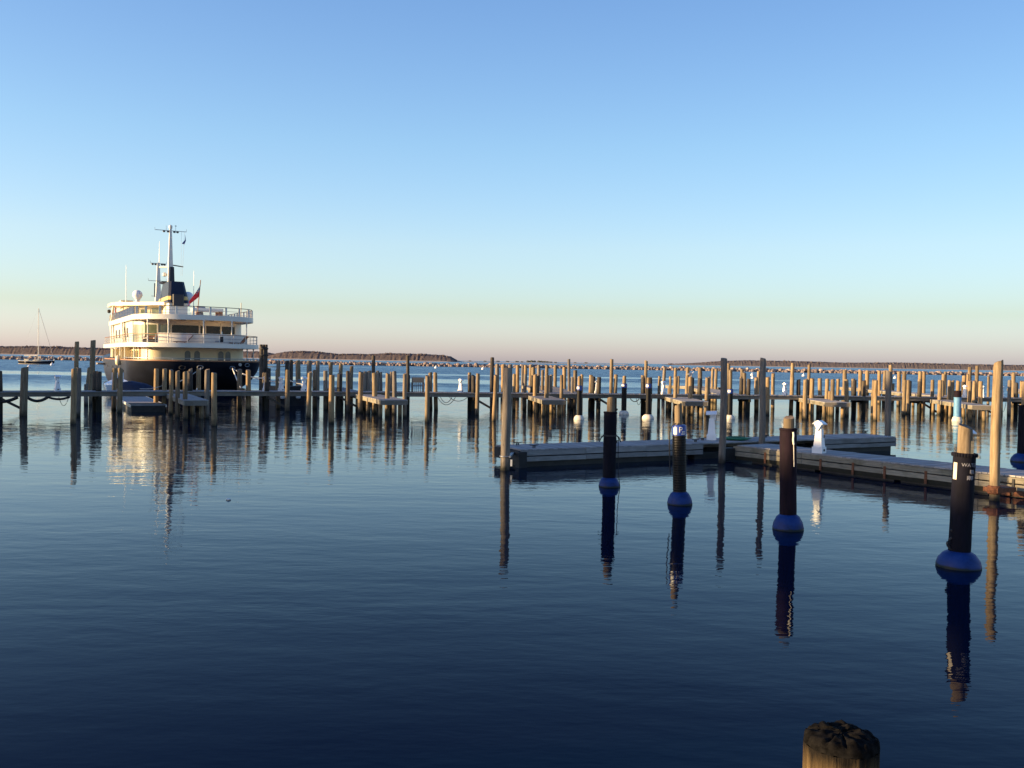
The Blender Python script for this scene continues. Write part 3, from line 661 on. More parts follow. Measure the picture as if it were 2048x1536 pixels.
FING = [(1.05, (332, 785), (375, 801), (409, 799.5), 'shaded finger pier among the piles below the yacht\'s stern'), (1.05, (702, 785.5), (770, 800.5), (806, 799), 'finger pier between the tall lone pile and the slatted bench'), (1.05, (1053, 788), (1095, 800.5), (1121, 799.3), 'finger pier just right of the tall pile at the grey dock end'),
        (1.05, (1324, 792), (1370, 804), (1409, 801.5), 'finger pier just right of the third black sleeved pile'), (1.05, (1588, 794), (1656, 805), (1694, 804.5), 'finger pier behind the sloping sunlit pedestal on the near dock'), (1.05, (1843, 796), (1950, 811), (1982, 811), 'long finger pier behind the pale blue sleeved pile')]
for z, s, l, r, lab in FING:
    a, b, w = fpx(z, s, l, r); finger(lab, a, b, w, z)
def back(u, extra=2.0): return at_y(u, pier_y(u) + extra)
finger('wide back finger pier beyond the pier, right of the grey dock end pile', back(1126), at(1072, 771, 1.2), 2.6, 1.2, group='finger piers beyond the long pier')
finger('back finger pier beyond the pier at the third black sleeved pile', back(1462), at(1384, 771.5, 1.2), 1.8, 1.2, group='finger piers beyond the long pier')
finger('cross walkway joining the back finger by the third black sleeved pile', at(1447, 775, 1.2), at(1334, 770.5, 1.2), 1.6, 1.2, group='finger piers beyond the long pier')
finger('longest back finger pier, beyond the right dock end', back(1905), at(1690, 773.8, 1.2), 1.7, 1.2, group='finger piers beyond the long pier', legs=5)
finger('back finger pier at the right edge beyond the golden pile', back(2120), at(2030, 777.5, 1.2), 1.6, 1.2, group='finger piers beyond the long pier')
finger('back finger pier right of the bundled dolphin', back(696), at(668, 774.5, 1.2), 1.4, 1.2, group='finger piers beyond the long pier')
# slatted bench on the pier, seen from behind
P = at_y(836, pier_y(836)); bw_ = 25 * P.y / FPX
bench = thing('bench', 'grey slatted bench on the pier edge, seen from behind', 'bench', (P.x, P.y + .12, DECKZ), R(12))
MB().box((0, 0, .80), (bw_, .06, .34)).build('back_board', M['stringer'], bench)
for x in (-1, 1): MB().box((x * (bw_ / 2 - .05), .05, .33), (.12, .10, .66)).build('post', M['stringer'], bench)
for k in range(4): MB().box((-.18 + .12 * k, .04, .33), (.035, .03, .60)).build('slat', M['stringer'], bench)
MB().box((0, .28, .42), (bw_ - .06, .42, .05)).build('seat', M['deck'], bench)

# ------------------------------------------------------------------ black and pale sleeved piles in the middle water
def label_text(body, size, r, z, a0, mat_, parent, name='lettering'):
    """lettering wrapped round a sleeve of radius r, centred on the angle a0"""
    cu = bpy.data.curves.new('lettering', 'FONT'); cu.body = body; cu.size = size; cu.align_x = 'CENTER'; cu.align_y = 'CENTER'; cu.space_line = .95
    o = bpy.data.objects.new('lettering', cu); COL.objects.link(o)
    dg = bpy.context.evaluated_depsgraph_get(); me = bpy.data.meshes.new_from_object(o.evaluated_get(dg))
    bpy.data.objects.remove(o); bpy.data.curves.remove(cu)
    for v in me.vertices:
        a = a0 + v.co.x / r; v.co = Vector((r * math.cos(a), r * math.sin(a), z + v.co.y))
    me.materials.clear(); me.materials.append(M[mat_]); return link(name, me, parent)
def ribbed(r, z0, z1, pitch, amp, n=20):
    k = int((z1 - z0) / pitch) * 4; return MB().lathe([(r + amp * (0, 1, 1, 0)[i % 4], z0 + (z1 - z0) * i / k) for i in range(k + 1)], n)
def float_profile(R0, r, h):
    return [(r * .98, h), (r + (R0 - r) * .45, h * .82), (R0 * .93, h * .45), (R0, h * .12), (R0, -h * .1), (R0 * .9, -h * .5), (r, -h * .95)]
def sleeved(label, u, v_top, v_sl, v_base, w_pole, w_sl, w_fl, fl_h, kind='cloth', sl='sleeve_navy', fl='blue_float', lean=(0, 0), group='piles with sleeves and floats', band=None):
    P = at(u, v_base); Z = P.y; k = Z / FPX; H = height(P, v_top); zs = height(P, v_sl)
    t = thing('sleeved_pile', label, 'pile', P, 0, group)
    rp_, rs, rf = w_pole * k / 2, w_sl * k / 2, w_fl * k / 2
    me = pile_mesh(H, rp_, int(u), [M['pile'], M['pile_top']], (0, 0)); link('pole', me, t)
    z0 = fl_h * .7
    if kind == 'ribbed': ribbed(rs * .97, z0, zs, .058, rs * .045).build('sleeve', M[sl], t, smooth=50)
    else:
        mb = MB(); prof = [(rs, z0)] + [(rs * (1 + .015 * math.sin(i * 1.7)), z0 + (zs - z0) * i / 9) for i in range(1, 9)] + [(rs * 1.0, zs - .03), (rs * 1.06, zs - .02), (rs * 1.06, zs + .015), (rp_ * 1.02, zs + .02)]
        mb.lathe(prof, 22); mb.build('sleeve', M[sl], t, smooth=40)
    MB().lathe(float_profile(rf, rs * .98, fl_h), 24).build('float', M[fl], t, smooth=50)
    if lean != (0, 0): t.rotation_euler = (lean[1], lean[0], 0)
    return t, P, H, zs, rs, rf
for u, vt, vs_, vb, lab in [(1158, 752.5, 771, 839, 'black ribbed sleeved pile with pale float, first from the left'), (1247.5, 752, 767, 829, 'black ribbed sleeved pile with pale float, second from the left'), (1296, 755, 767, 837, 'black ribbed sleeved pile with pale float, third from the left'), (1459.5, 740, 778, 838, 'black ribbed sleeved pile with pale float behind the tall corner pile')]:
    t, P, H, zs, rs, rf = sleeved(lab, u, vt, vs_, vb, 7.5, 10.5, 21 if u != 1296 else 24, .26, 'ribbed', 'sleeve_rib', 'pale_float', group='black sleeved piles before the pier')
    MB().lathe([(rs * 1.08, zs - .27), (rs * 1.09, zs - .02), (rs * .8, zs)], 18).build('band', M['band_blue'], t, smooth=40)
    MB().strip([(rs * 1.12 * math.cos(a), rs * 1.12 * math.sin(a)) for a in [R(x) for x in range(190, 266, 12)]], [(math.cos(R(x)), math.sin(R(x))) for x in range(190, 266, 12)], zs - .20, zs - .07, .004).build('label_patch', M['white'], t)
t, P, H, zs, rs, rf = sleeved('pale blue sleeved pile with a dark collar and worn float', 1914, 762, 795, 842, 8.5, 14, 20, .28, 'cloth', 'sleeve_blue', 'pale_float', group='sleeved piles right of centre')
MB().lathe([(rs * .93, zs + .02), (rs * .93, zs + .42), (rs * .7, zs + .44)], 18).build('collar', M['sleeve'], t, smooth=40)

# ------------------------------------------------------------------ foreground sleeved piles with blue floats
t, P, H, zs, rs, rf = sleeved('dark cloth sleeved pile with blue float, leftmost in the foreground', 1218, 795, 824.5, 973, 17.5, 26, 42, .25, sl='sleeve_navy', group='foreground piles with blue floats')
zk = zs - .62; MB().lathe([(rs * 1.05, zk - .02), (rs * 1.06, zk), (rs * 1.05, zk + .02)], 20).build('tie_cord', M['rope_dark'], t)
for sx in (-1, 1):
    MB().tube([(sx * rs, -.02, zk), (sx * rs * 1.35, -.05, zk - .05), (sx * rs * 1.65, -.06, zk - .17)], .018, 6).build('knot', M['rope_dark'], t)
MB().tube([(rs * 1.25, -.05, zk - .04), (rs * 1.3, -.06, zk - .8), (rs * 1.45, -.06, .25), (rf * 1.02, -.06, .0), (rf * 1.02, -.05, -.4)], .011, 6).build('hanging_line', M['rope_dark'], t, smooth=60)
t, P, H, zs, rs, rf = sleeved('ribbed black sleeved pile with blue label band, second foreground float', 1359.5, 808, 850, 1008, 15, 27, 50, .30, 'ribbed', 'sleeve_rib', group='foreground piles with blue floats', lean=(-.030, .0))
MB().lathe([(rs * 1.06, zs - .24), (rs * 1.07, zs - .02), (rs * 1.0, zs), (rs * .62, zs + .012)], 24).build('band', M['band_blue'], t, smooth=40)
MB().strip([(rs * 1.10 * math.cos(R(a)), rs * 1.10 * math.sin(R(a))) for a in range(208, 250, 7)], [(math.cos(R(a)), math.sin(R(a))) for a in range(208, 250, 7)], zs - .21, zs - .05, .004).build('label_patch', M['white'], t)
label_text('P', .19, rs * 1.095, zs - .11, R(272), 'white', t)
for dz, a0, a1 in ((-.165, 285, 312), (-.215, 280, 315)): MB().strip([(rs * 1.095 * math.cos(R(a)), rs * 1.095 * math.sin(R(a))) for a in range(a0, a1, 5)], [(math.cos(R(a)), math.sin(R(a))) for a in range(a0, a1, 5)], zs + dz, zs + dz + .025, .004).build('label_line', M['white'], t)
MB().tube([(-rs * .5, -.1, zs + .05), (-rs * 1.1, -.1, zs + .0), (-rs * 1.55, -.1, zs - .14), (-rs * 1.55, -.1, zs - .9), (-rs * 1.45, -.1, zs - 1.16)], .014, 6).build('hanging_line', M['rope_dark'], t, smooth=60)
t, P, H, zs, rs, rf = sleeved('maroon cloth sleeved pile with white cord, third foreground float', 1576, 833, 858, 1058, 22, 33, 61, .31, sl='sleeve', group='foreground piles with blue floats', lean=(-.022, 0))
MB().tube([(rs * .32, -rs * .98, zs - .05), (rs * .36, -rs * 1.0, zs - .12), (rs * .30, -rs * 1.02, zs - .2), (rs * .38, -rs * 1.0, zs - .30)], .022, 6).build('rope_knot', M['rope_white'], t, smooth=60)
MB().tube([(rs * .36, -rs * 1.0, zs - .2), (rs * .42, -rs * 1.0, zs - .75)], .008, 6).build('cord', M['rope_white'], t)
t, P, H, zs, rs, rf = sleeved('dark sleeved pile with white stencilled warning, nearest blue float', 1917, 850.5, 908, 1133, 28, 42, 85, .27, sl='sleeve_navy', group='foreground piles with blue floats', lean=(.026, 0))
label_text('WATER', .085, rs * 1.03, zs - .17, R(278), 'stencil', t)
for zz, a0, a1 in ((.275, 276, 300), (.375, 262, 298)):          # two more lines of worn, unreadable print
    for a in range(a0, a1, 6):
        MB().strip([(rs * 1.03 * math.cos(R(q)), rs * 1.03 * math.sin(R(q))) for q in (a, a + 2, a + 4)], [(math.cos(R(q)), math.sin(R(q))) for q in (a, a + 2, a + 4)], zs - zz - .026 - .006 * (a % 4), zs - zz + .03, .004).build('worn_print', M['stencil'], t)
MB().strip([(rs * 1.03 * math.cos(R(a)), rs * 1.03 * math.sin(R(a))) for a in range(184, 214, 5)], [(math.cos(R(a)), math.sin(R(a))) for a in range(184, 214, 5)], zs - .42, zs - .14, .004).build('label_patch', M['pale_float'], t)
MB().bar((rs * .42, -rs * .5, zs - .1), (rs * .42, -rs * .5, zs + .23), .045, .03).build('batten', M['fascia'], t)
for a in range(150, 400, 14): MB().lathe([(.022, -.03), (.03, 0), (.02, .03)], 6, (rs * 1.03 * math.cos(R(a)), rs * 1.03 * math.sin(R(a)), zs - .01)).build('lacing', M['sleeve_navy'], t)
MB().tube([(-rs * 1.02 + .05 * math.sin(k * .6), -.04, .62 - .03 * k) for k in range(12)], .02, 6).build('rope_loop', M['rope_dark'], t, smooth=60)
t, P, H, zs, rs, rf = sleeved('dark sleeved pile cut by the right edge with blue float', 2047, 762, 811, 923, 16, 24, 48, .30, sl='sleeve_navy', group='foreground piles with blue floats')
# the blunt old pile close to the camera
P = at_y(1702, 3.75); Htop = EYE - 1.497
mb = MB(); n = 40; rr = .148; rings = []; n = 96
for z in (-.5, .6, Htop - .5, Htop - .25, Htop - .10, Htop - .045):
    rings.append([Vector((rr * (1 + .02 * noise.noise((math.cos(a) * 2, math.sin(a) * 2, z * .5)) + .018 * noise.noise((a * 9, 1, 2))) * math.cos(a), rr * (1 + .02 * noise.noise((math.cos(a) * 2, math.sin(a) * 2, z * .5)) + .018 * noise.noise((a * 9, 1, 2))) * math.sin(a), z)) for a in [2 * PI * k / n for k in range(n)]])
mb.loft(rings, caps=False)
base = len(mb.v) - n
def chk(f, a):      # radial drying checks and broken rings
    d = min(abs((a - q + PI) % (2 * PI) - PI) for q in (.5, 1.7, 2.6, 3.9, 4.5, 5.6))
    return -.014 * max(0, 1 - d / .09) * (1.1 - abs(f - .55)) + .006 * noise.noise((f * 9, math.cos(a) * 2, math.sin(a) * 2)) + .005 * noise.noise((f * 22 * math.cos(a), f * 22 * math.sin(a), 3))
top = [[Vector((f * rr * math.cos(2 * PI * k / n), f * rr * math.sin(2 * PI * k / n), Htop + zz + .016 * noise.noise((f * 5 * math.cos(2 * PI * k / n), f * 3 * math.sin(2 * PI * k / n), 7)) + (chk(f, 2 * PI * k / n) if f < .99 else 0))) for k in range(n)] for f, zz in ((1.0, -.045), (.985, -.028), (.95, -.014), (.88, -.006), (.8, -.002), (.7, .001), (.6, .004), (.5, .006), (.4, .006), (.3, .005), (.2, .004), (.1, .005), (.03, .006))]
m2 = MB(); m2.loft(top); 
def near_pile_mat():
    m, t, b = newmat('near_pile_wood')
    g = noise_tex(t, 26, (2.0, 2.0, .07), 6, .65); c = ramp(t, g, [(.3, (.05, .034, .016)), (.5, (.14, .095, .045)), (.75, (.24, .17, .085))])
    oc = N(t, 'ShaderNodeTexCoord'); s_ = N(t, 'ShaderNodeSeparateXYZ'); t.links.new(oc.outputs['Object'], s_.inputs[0])
    ad = N(t, 'ShaderNodeMath', operation='MULTIPLY_ADD'); ad.inputs[1].default_value = .16; t.links.new(noise_tex(t, 14, (1, 1, .25), 4), ad.inputs[0]); t.links.new(s_.outputs[2], ad.inputs[2])
    mr = N(t, 'ShaderNodeMapRange'); t.links.new(ad.outputs[0], mr.inputs[0])
    for i, q in enumerate((Htop - .10, Htop + .03, 0, 1)): mr.inputs[i + 1].default_value = q
    c = mixc(t, mr.outputs[0], c, (.012, .010, .008)); b.inputs['Specular IOR Level'].default_value = .06  # mottled dark rim running down the side, deepened with painted shade
    t.links.new(c, b.inputs['Base Color']); b.inputs['Roughness'].default_value = .9; bump(t, b, g, .8, .02); return m
M['near_pile'] = near_pile_mat()
o = mb.build('near_pile', M['near_pile'], None, smooth=50, loc=P)
tag(o, 'blunt weathered pile with a mottled shade-painted top, closest to the camera', 'pile')
m2.build('shaded_mottled_top', M['pile_shade_top'], o, smooth=60)

# ------------------------------------------------------------------ near floating dock: a T of two walkways
DZ = .56
TA, TB = at(1040, 899, DZ), at(1790, 873, DZ)            # the cross arm, its camera-side edge, left end to right end
wd = (TB - TA).normalized(); wn = Vector((-wd.y, wd.x, 0)); TL = (TB - TA).length; TW = 1.65
JA = at(1462, 888.5, DZ); JB = at(2048, 953, DZ)          # the main walkway, its camera-side edge
md = (JB - JA).normalized(); mn = Vector((-md.y, md.x, 0)); ML = (JB - JA).length * 1.75; MW = 1.55
dock = thing('floating_dock', 'grey T-shaped floating dock with plank sides in the near water', 'dock', (0, 0, 0))
pl_me = [MB().box((0, 0, 0), (.138, 1, .04)).mesh('deck_plank', M['deck']) for _ in range(3)]
cnt = 0
rz = math.atan2(wd.y, wd.x); k = int(TL / .15)
for i in range(k):
    c = TA + wd * (.075 + TL * i / k) + wn * (TW / 2 - .02)
    o = link('deck_plank', rnd.choice(pl_me), dock, (c.x, c.y, DZ - .02 + rnd.uniform(-.004, .004)), rz + rnd.uniform(-.006, .006)); o.scale = (1, TW + rnd.uniform(-.02, .03), 1); cnt += 1
rzm = math.atan2(md.y, md.x); k = int(ML / .15)
for i in range(k):
    c = JA + md * (.075 + ML * i / k) + mn * (MW / 2 - .02)
    if (c - TA).dot(wn) > -.85: continue
    o = link('deck_plank', rnd.choice(pl_me), dock, (c.x, c.y, DZ - .02 + rnd.uniform(-.004, .004)), rzm + rnd.uniform(-.006, .006)); o.scale = (1, MW + rnd.uniform(-.02, .03), 1); cnt += 1
def side_boards(A, d, L, nrm, mat_, n, first=0.0, gap=.012):
    rz_ = math.atan2(d.y, d.x); w = (L - first) / n
    for i in range(n):
        for q, (zc, hh, th) in enumerate(((DZ - .122, .15, .05), (DZ - .302, .145, .045))):
            c = A + d * (first + w * (i + .5 + (.0 if q == 0 else .0))) - nrm * (.03 + .004 * rnd.random())
            me = MB().box((0, 0, 0), (w - gap, th, hh)).mesh('side_board', M[mat_])
            link('side_board', me, dock, (c.x, c.y, zc + rnd.uniform(-.005, .005)), rz_)
side_boards(TA, wd, TL * .425, wn, 'fascia_grey', 3)
sB = (at(1656, 879, DZ) - TA).dot(wd)
side_boards(TA + wd * sB, wd, TL - sB, wn, 'fascia_grey', 2)
side_boards(JA, md, ML, mn, 'fascia', 6, .15)
# far sides and ends
for A, d, L, nrm, wdt in ((TA, wd, TL, wn, TW), (JA + md * 1.2, md, ML - 1.2, mn, MW)):
    c = A + d * L / 2 + nrm * (wdt + .0); MB().box((0, 0, 0), (L, .05, .36)).build('side_board', M['fascia_grey'], dock, loc=(c.x, c.y, DZ - .23), rz=math.atan2(d.y, d.x))
for A, q in ((TA - wd * .03, 'black'), (TB + wd * .03, 'fascia_grey')):
    c = A + wn * (TW / 2 - .02); MB().box((0, 0, 0), (.05, TW, .34)).build('end_board', M[q], dock, loc=(c.x, c.y, DZ - .22), rz=rz)
# tarred corner block, floats
c = TA + wd * .02 - wn * .05; MB().box((0, 0, 0), (.28, .24, .62)).build('corner_block', M['black'], dock, loc=(c.x, c.y, DZ - .38), rz=rz)
n = 5
for i in range(n):
    c = TA + wd * (TL * (i + .5) / n) + wn * TW / 2; MB().box((0, 0, 0), (TL / n - .3, TW - .14, .62)).build('float_tub', M['float_black'], dock, loc=(c.x, c.y, -.08), rz=rz)
n = 6
for i in range(n):
    c = JA + md * (.8 + (ML - .8) * (i + .5) / n) + mn * MW / 2; MB().box((0, 0, 0), (ML / n - .35, MW - .10, .58)).build('float_tub', M['float_black'], dock, loc=(c.x, c.y, -.09), rz=rzm)
# water-stained lower timber and rusty straps along the camera side
c = JA + md * ML / 2 - mn * .0; MB().box((0, 0, 0), (ML - .3, .06, .12)).build('rub_timber', M['pile_dark'], dock, loc=(c.x, c.y, .12), rz=rzm)
for u in (1487, 1607, 1677, 1745, 1833, 1905):
    q = at(u, 899 + (u - 1487) * .10, DZ); s_ = (q - JA).dot(md); c = JA + md * s_ - mn * .068
    MB().box((0, 0, 0), (.075, .02, .36)).build('strap', M['rust'], dock, loc=(c.x, c.y, DZ - .32), rz=rzm)
# hinge gap and angle irons at the golden pile
q = at(2030, 951, DZ); s_ = (q - JA).dot(md); c = JA + md * s_ - mn * .07
MB().box((0, 0, 0), (.06, .03, .42)).build('hinge_plate', M['black'], dock, loc=(c.x, c.y, DZ - .30), rz=rzm)
MB().box((.25, 0, -.02), (.5, .03, .14)).build('angle_iron', M['rust'], dock, loc=(c.x, c.y, DZ - .44), rz=rzm)
MB().box((-.22, 0, -.02), (.3, .03, .14)).build('angle_iron', M['rust'], dock, loc=(c.x, c.y, DZ - .44), rz=rzm)
for i in range(8):
    cc = c + md * (-.3 + .07 * i + (.28 if i > 3 else 0)); MB().lathe([(.014, 0), (.014, .012), (.008, .016)], 6).build('bolt', M['black'], dock, loc=(cc.x - mn.x * .0, cc.y - .02, DZ - .18 - .07 * (i % 2)))
cleat_me = MB()
cleat_me.bar((-.13, 0, .085), (.13, 0, .085), .03, .025); cleat_me.bar((-.17, 0, .1), (-.12, 0, .085), .025, .02); cleat_me.bar((.12, 0, .085), (.17, 0, .1), .025, .02)
for x in (-.035, .035): cleat_me.bar((x, 0, 0), (x, 0, .08), .028, .028)
cleat_me = cleat_me.mesh('cleat', M['black'])
for u, v in ((1035, 890.5), (1068, 895.5), (1232, 886), (1391, 884), (1405, 880.5), (1531, 875), (1731, 866.5), (1640, 903)):
    q = at(u, v, DZ); link('cleat', cleat_me, dock, (q.x, q.y, DZ), rz + .1)
# tall guide piles of the near dock
def guide(u, vt, vb, w, wood, label, z=0.0, seed=1):
    P = at(u, vb, z); P.z = 0; H = height(P, vt); r = w * P.y / FPX / 2
    o = link('guide_pile', pile_mesh(H, r, seed, [M[wood], M['pile_top']], n=20), None, P); tag(o, label, 'pile', 'tall guide piles of the near dock'); return o, P, H, r
o1, Pg, Hg, rg_ = guide(1010.5, 734.5, 940, 17.5, 'pile_grey', 'tall grey pile in a hoop at the left end of the near dock', seed=11)
guide(1444, 716, 926, 13.5, 'pile_grey', 'tall grey pile at the inner corner of the near dock', seed=12)
guide(1523, 716, 885, 12, 'pile_grey', 'tall grey flared pile behind the green hose on the near dock', DZ, 13)
guide(1775, 741.5, 868, 11.5, 'pile_grey', 'tall grey pile at the right end of the near dock', DZ, 14)
o5, P5, H5, r5 = guide(1988, 723, 1001, 18.5, 'pile', 'tall golden sunlit pile with a rusty collar by the near dock', seed=15)
ring = [(Pg.x + rg_ * 1.25 * math.cos(a), Pg.y + rg_ * 1.25 * math.sin(a), .42) for a in [2 * PI * k / 24 for k in range(24)]]
MB().tube(ring, .022, 8, closed=True).build('pile_hoop', M['galv'], dock, smooth=60)
e = TA + wd * .05 + wn * .5
for dy in (-.18, .25): MB().bar((Pg.x + rg_, Pg.y + dy, .42), (e.x, e.y + dy, .42), .05, .06).build('hoop_arm', M['galv'], dock)
MB().box((Pg.x + rg_ * 1.35, Pg.y - .2, .24), (.06, .02, .2)).build('reflector', M['white'], dock)
MB().lathe([(r5 * 1.25, .17), (r5 * 1.42, .19), (r5 * 1.42, .36), (r5 * 1.25, .38)], 20, (P5.x, P5.y, 0)).build('pile_hoop', M['rust'], dock, smooth=30)
MB().bar((P5.x - .1, P5.y, .27), (P5.x + .1 + mn.x * .5, P5.y + mn.y * .5, .27), .42, .12).build('hoop_arm', M['rust'], dock)
# black pile sleeve behind the corner pile
q = at(1456, 905, .3); MB().box((0, 0, 0), (.5, .3, .4)).build('corner_bracket', M['black'], dock, loc=(q.x, q.y + .1, .25), rz=rz)

# green hose coiled on the deck
q = at(1472, 880, DZ); pts = []
for i in range(150):
    a = i * .29; rr = .16 + .30 * ((i * 7 % 11) / 11.0); rr = .18 + .0022 * i if i < 110 else .42 - .004 * (i - 110)
    pts.append((q.x + rr * 1.25 * math.cos(a) + .02 * math.sin(i), q.y + rr * math.sin(a), DZ + .02 + .018 * (i // 30) + .006 * math.sin(i * .9)))
tag(MB().tube(pts, .022, 6).build('garden_hose', M['green'], smooth=60), 'green hose coiled flat on the near dock by the corner pile', 'hose')

# ------------------------------------------------------------------ white dock pedestals
def pedestal_meshes():
    a = MB(); w = .17
    a.prism([(-w, -w), (w, -w), (w, w), (-w, w)], 0, .20)
    a.prism([(-w * .82, -w * .82), (w * .82, -w * .82), (w * .82, w * .82), (-w * .82, w * .82)], .20, .68, top=[(-w * .56, -w * .56), (w * .56, -w * .56), (w * .56, w * .56), (-w * .56, w * .56)])
    a.prism([(-w * .56, -w * .56), (w * .56, -w * .56), (w * .56, w * .56), (-w * .56, w * .56)], .68, .78)
    h = MB(); kite = [(0, .72), (.15, .955), (.10, 1.0), (0, 1.055), (-.10, 1.0), (-.15, .955)]      # kite-ended lamp hood, open over the lens
    h.add([(-.15, y * .9, z) for y, z in kite] + [(.06, y * .9, z) for y, z in kite], [(0, 1, 2, 3, 4, 5), (11, 10, 9, 8, 7, 6)] + [(i, i + 6, (i + 1) % 6 + 6, (i + 1) % 6) for i in range(6)])
    rf_ = [(.17, .95), (.11, 1.005), (0, 1.07), (-.11, 1.005), (-.17, .95)]
    h.add([(-.17, y, z) for y, z in rf_] + [(.21, y, z - .02) for y, z in rf_] + [(-.17, y * .97, z - .018) for y, z in rf_] + [(.21, y * .97, z - .038) for y, z in rf_],
          [(i, i + 1, i + 6, i + 5) for i in range(4)] + [(10 + i, 15 + i, 16 + i, 11 + i) for i in range(4)] + [(i, 10 + i, 11 + i, i + 1) for i in range(4)] + [(5 + i, 6 + i, 16 + i, 15 + i) for i in range(4)] + [(0, 5, 15, 10), (4, 14, 19, 9)])
    l = MB(); l.box((.075, 0, .88), (.03, .16, .12)); l2 = MB(); l2.box((0, -.172, .10), (.11, .012, .07)); l2.box((.0, -.16, .55), (.02, .03, .10))
    return a.mesh('body', M['white_gloss']), h.mesh('lamp_hood', M['white_gloss']), l.mesh('lens', M['glass_green']), l2.mesh('outlet', M['black'])
PM = pedestal_meshes(); PS = .86
def pedestal(P, rz, label, s=1.0, tilt=(0, 0), group='white dock pedestals'):
    t = thing('dock_pedestal', label, 'pedestal', P, rz, group); t.scale = (s, s, s); t.rotation_euler = (tilt[0], tilt[1], rz)
    for nme, me in zip(('body', 'lamp_hood', 'lens', 'outlet'), PM): link(nme, me, t)
    return t
q = at(1423, 880, DZ); pedestal((q.x, q.y, DZ), R(165), 'white pedestal beside the corner pile on the near dock', 1.0)
q = at(1643, 907, DZ); pedestal((q.x - .02, q.y + .18, DZ), R(48), 'white pedestal with a sunlit hood in the middle of the near dock', .98)
q = at(1945, 935, DZ); pedestal((q.x, q.y + .35, DZ), R(35), 'white pedestal half hidden behind the stencilled sleeved pile', 1.0)
for u, rzd, lab in ((115, -40, 'white pedestal alone on the left pier behind the moored sailboat'), (532, -30, 'white pedestal just right of the yacht, leftmost of three'), (563, -25, 'white pedestal right of the yacht, middle one of three'), (609, -35, 'white pedestal right of the yacht, rightmost of three'), (922, -20, 'white pedestal between the slatted bench and the grey dock end pile'),
                    (1195, 10, 'white pedestal right of the leftmost black sleeved pile'), (1328, -45, 'white pedestal right of the third black sleeved pile'), (1571, -40, 'white pedestal right of the tall flared pile behind the hose'), (1931, -42, 'white pedestal right of the pale blue sleeved pile'), (1966, -30, 'white pedestal left of the golden pile'), (2005, -30, 'white pedestal right of the golden pile')):
    P = at_y(u, pier_y(u) + .75); pedestal((P.x, P.y, DECKZ), R(rzd + 85), lab, PS)

# ------------------------------------------------------------------ moored sailboat
P = at(73, 728.5)
sb = thing('sailboat', 'dark hulled single-masted sailboat moored with sails furled', 'sailboat', P, R(4))
def hull_rings(L, B, zs, stations):
    rings = []
    for x, w, keel, sheer in stations:
        r = []
        for f, q in zs:     # f: height fraction, q: width fraction
            z = keel + (sheer - keel) * f; r.append((x, w * q, z))
        rings.append([Vector(p) for p in r] + [Vector((p[0], -p[1], p[2])) for p in reversed(r)])
    return rings
st = [(-5.2, .9, .25, 1.12), (-4.2, 1.25, -.3, 1.06), (-2, 1.55, -.6, 1.0), (0, 1.65, -.7, 1.0), (2, 1.4, -.6, 1.06), (4, .75, -.35, 1.18), (5.0, .25, .1, 1.28), (5.4, .04, .55, 1.34)]
MB().loft(hull_rings(0, 0, [(0, .05), (.3, .72), (.6, .95), (1, 1)], st)).build('hull', M['navy'], sb, smooth=50)
MB().loft(hull_rings(0, 0, [(0, 1), (1, .97)], [(x, w * 1.0 + .012, s_ - .10, s_ + .03) for x, w, k_, s_ in st])).build('gunwale', M['white'], sb, smooth=50)
MB().loft(hull_rings(0, 0, [(0, 1.0), (1, 1.03)], [(x * .985, w * .93 + .02, .02, .16) for x, w, k_, s_ in st[:-1]])).build('boot_stripe', M['pale_float'], sb, smooth=50)
MB().loft(hull_rings(0, 0, [(0, 1), (.8, .92), (1, .7)], [(-1.6, .95, 1.0, 1.42), (0, 1.0, 1.0, 1.5), (1.6, .8, 1.0, 1.46), (2.7, .4, 1.02, 1.25)])).build('cabin', M['cream'], sb, smooth=40)
for x in (-1.0, 0.1, 1.1): MB().box((x, -.96 + .06 * abs(x), 1.27), (.6, .03, .16)).build('window', M['glass'], sb)
MB().lathe([(.11, 1.2), (.10, 8), (.075, 17.4)], 10, (.55, 0, 0)).build('mast', M['white'], sb, smooth=60)
for z, w in ((6.4, 1.1), (11.2, .9)): MB().bar((.55, -w, z), (.55, w, z), .05, .05).build('spreader', M['white'], sb)
bm = MB().bar((-3.8, 0, 2.55), (.5, 0, 2.55), .1, .1).build('boom', M['white'], sb)
MB().loft([[Vector((x, .2 * s_ * math.cos(a), 2.72 + .22 * s_ * math.sin(a))) for a in [2 * PI * k / 8 for k in range(8)]] for x, s_ in ((-3.7, .6), (-2.5, .9), (-.8, 1), (.4, 1.15))]).build('sail_cover', M['white'], sb, smooth=60)
MB().tube([(5.3, 0, 1.5), (.6, 0, 17.2)], .055, 6).build('furled_jib', M['grey_cloth'], sb)
MB().tube([(-5.2, 0, 1.2), (.5, 0, 17.3)], .012, 4).build('backstay', M['galv'], sb)
for sgn in (-1, 1): MB().tube([(.4, sgn * 1.5, 1.1), (.52, sgn * 1.08, 6.4), (.52, sgn * .88, 11.2), (.55, 0, 17.2)], .012, 4).build('shroud', M['galv'], sb)
rl = MB()
for sgn in (-1, 1):
    pts = [(x, sgn * w * .97, s_ + .6) for x, w, k_, s_ in st]
    rl.tube(pts, .012, 4)
    for x, w, k_, s_ in st: rl.bar((x, sgn * w * .97, s_), (x, sgn * w * .97, s_ + .6), .025, .025)
rl.build('lifeline', M['galv'], sb)
MB().lathe([(.03, .0), (.34, .06), (.34, .14), (.03, .2)], 14, (-5.25, -.3, 1.55)).build('horseshoe_buoy', M['cream'], sb)
MB().box((-2.6, -.95, 1.35), (1.3, .5, .55)).build('cockpit_coaming', M['cream'], sb)
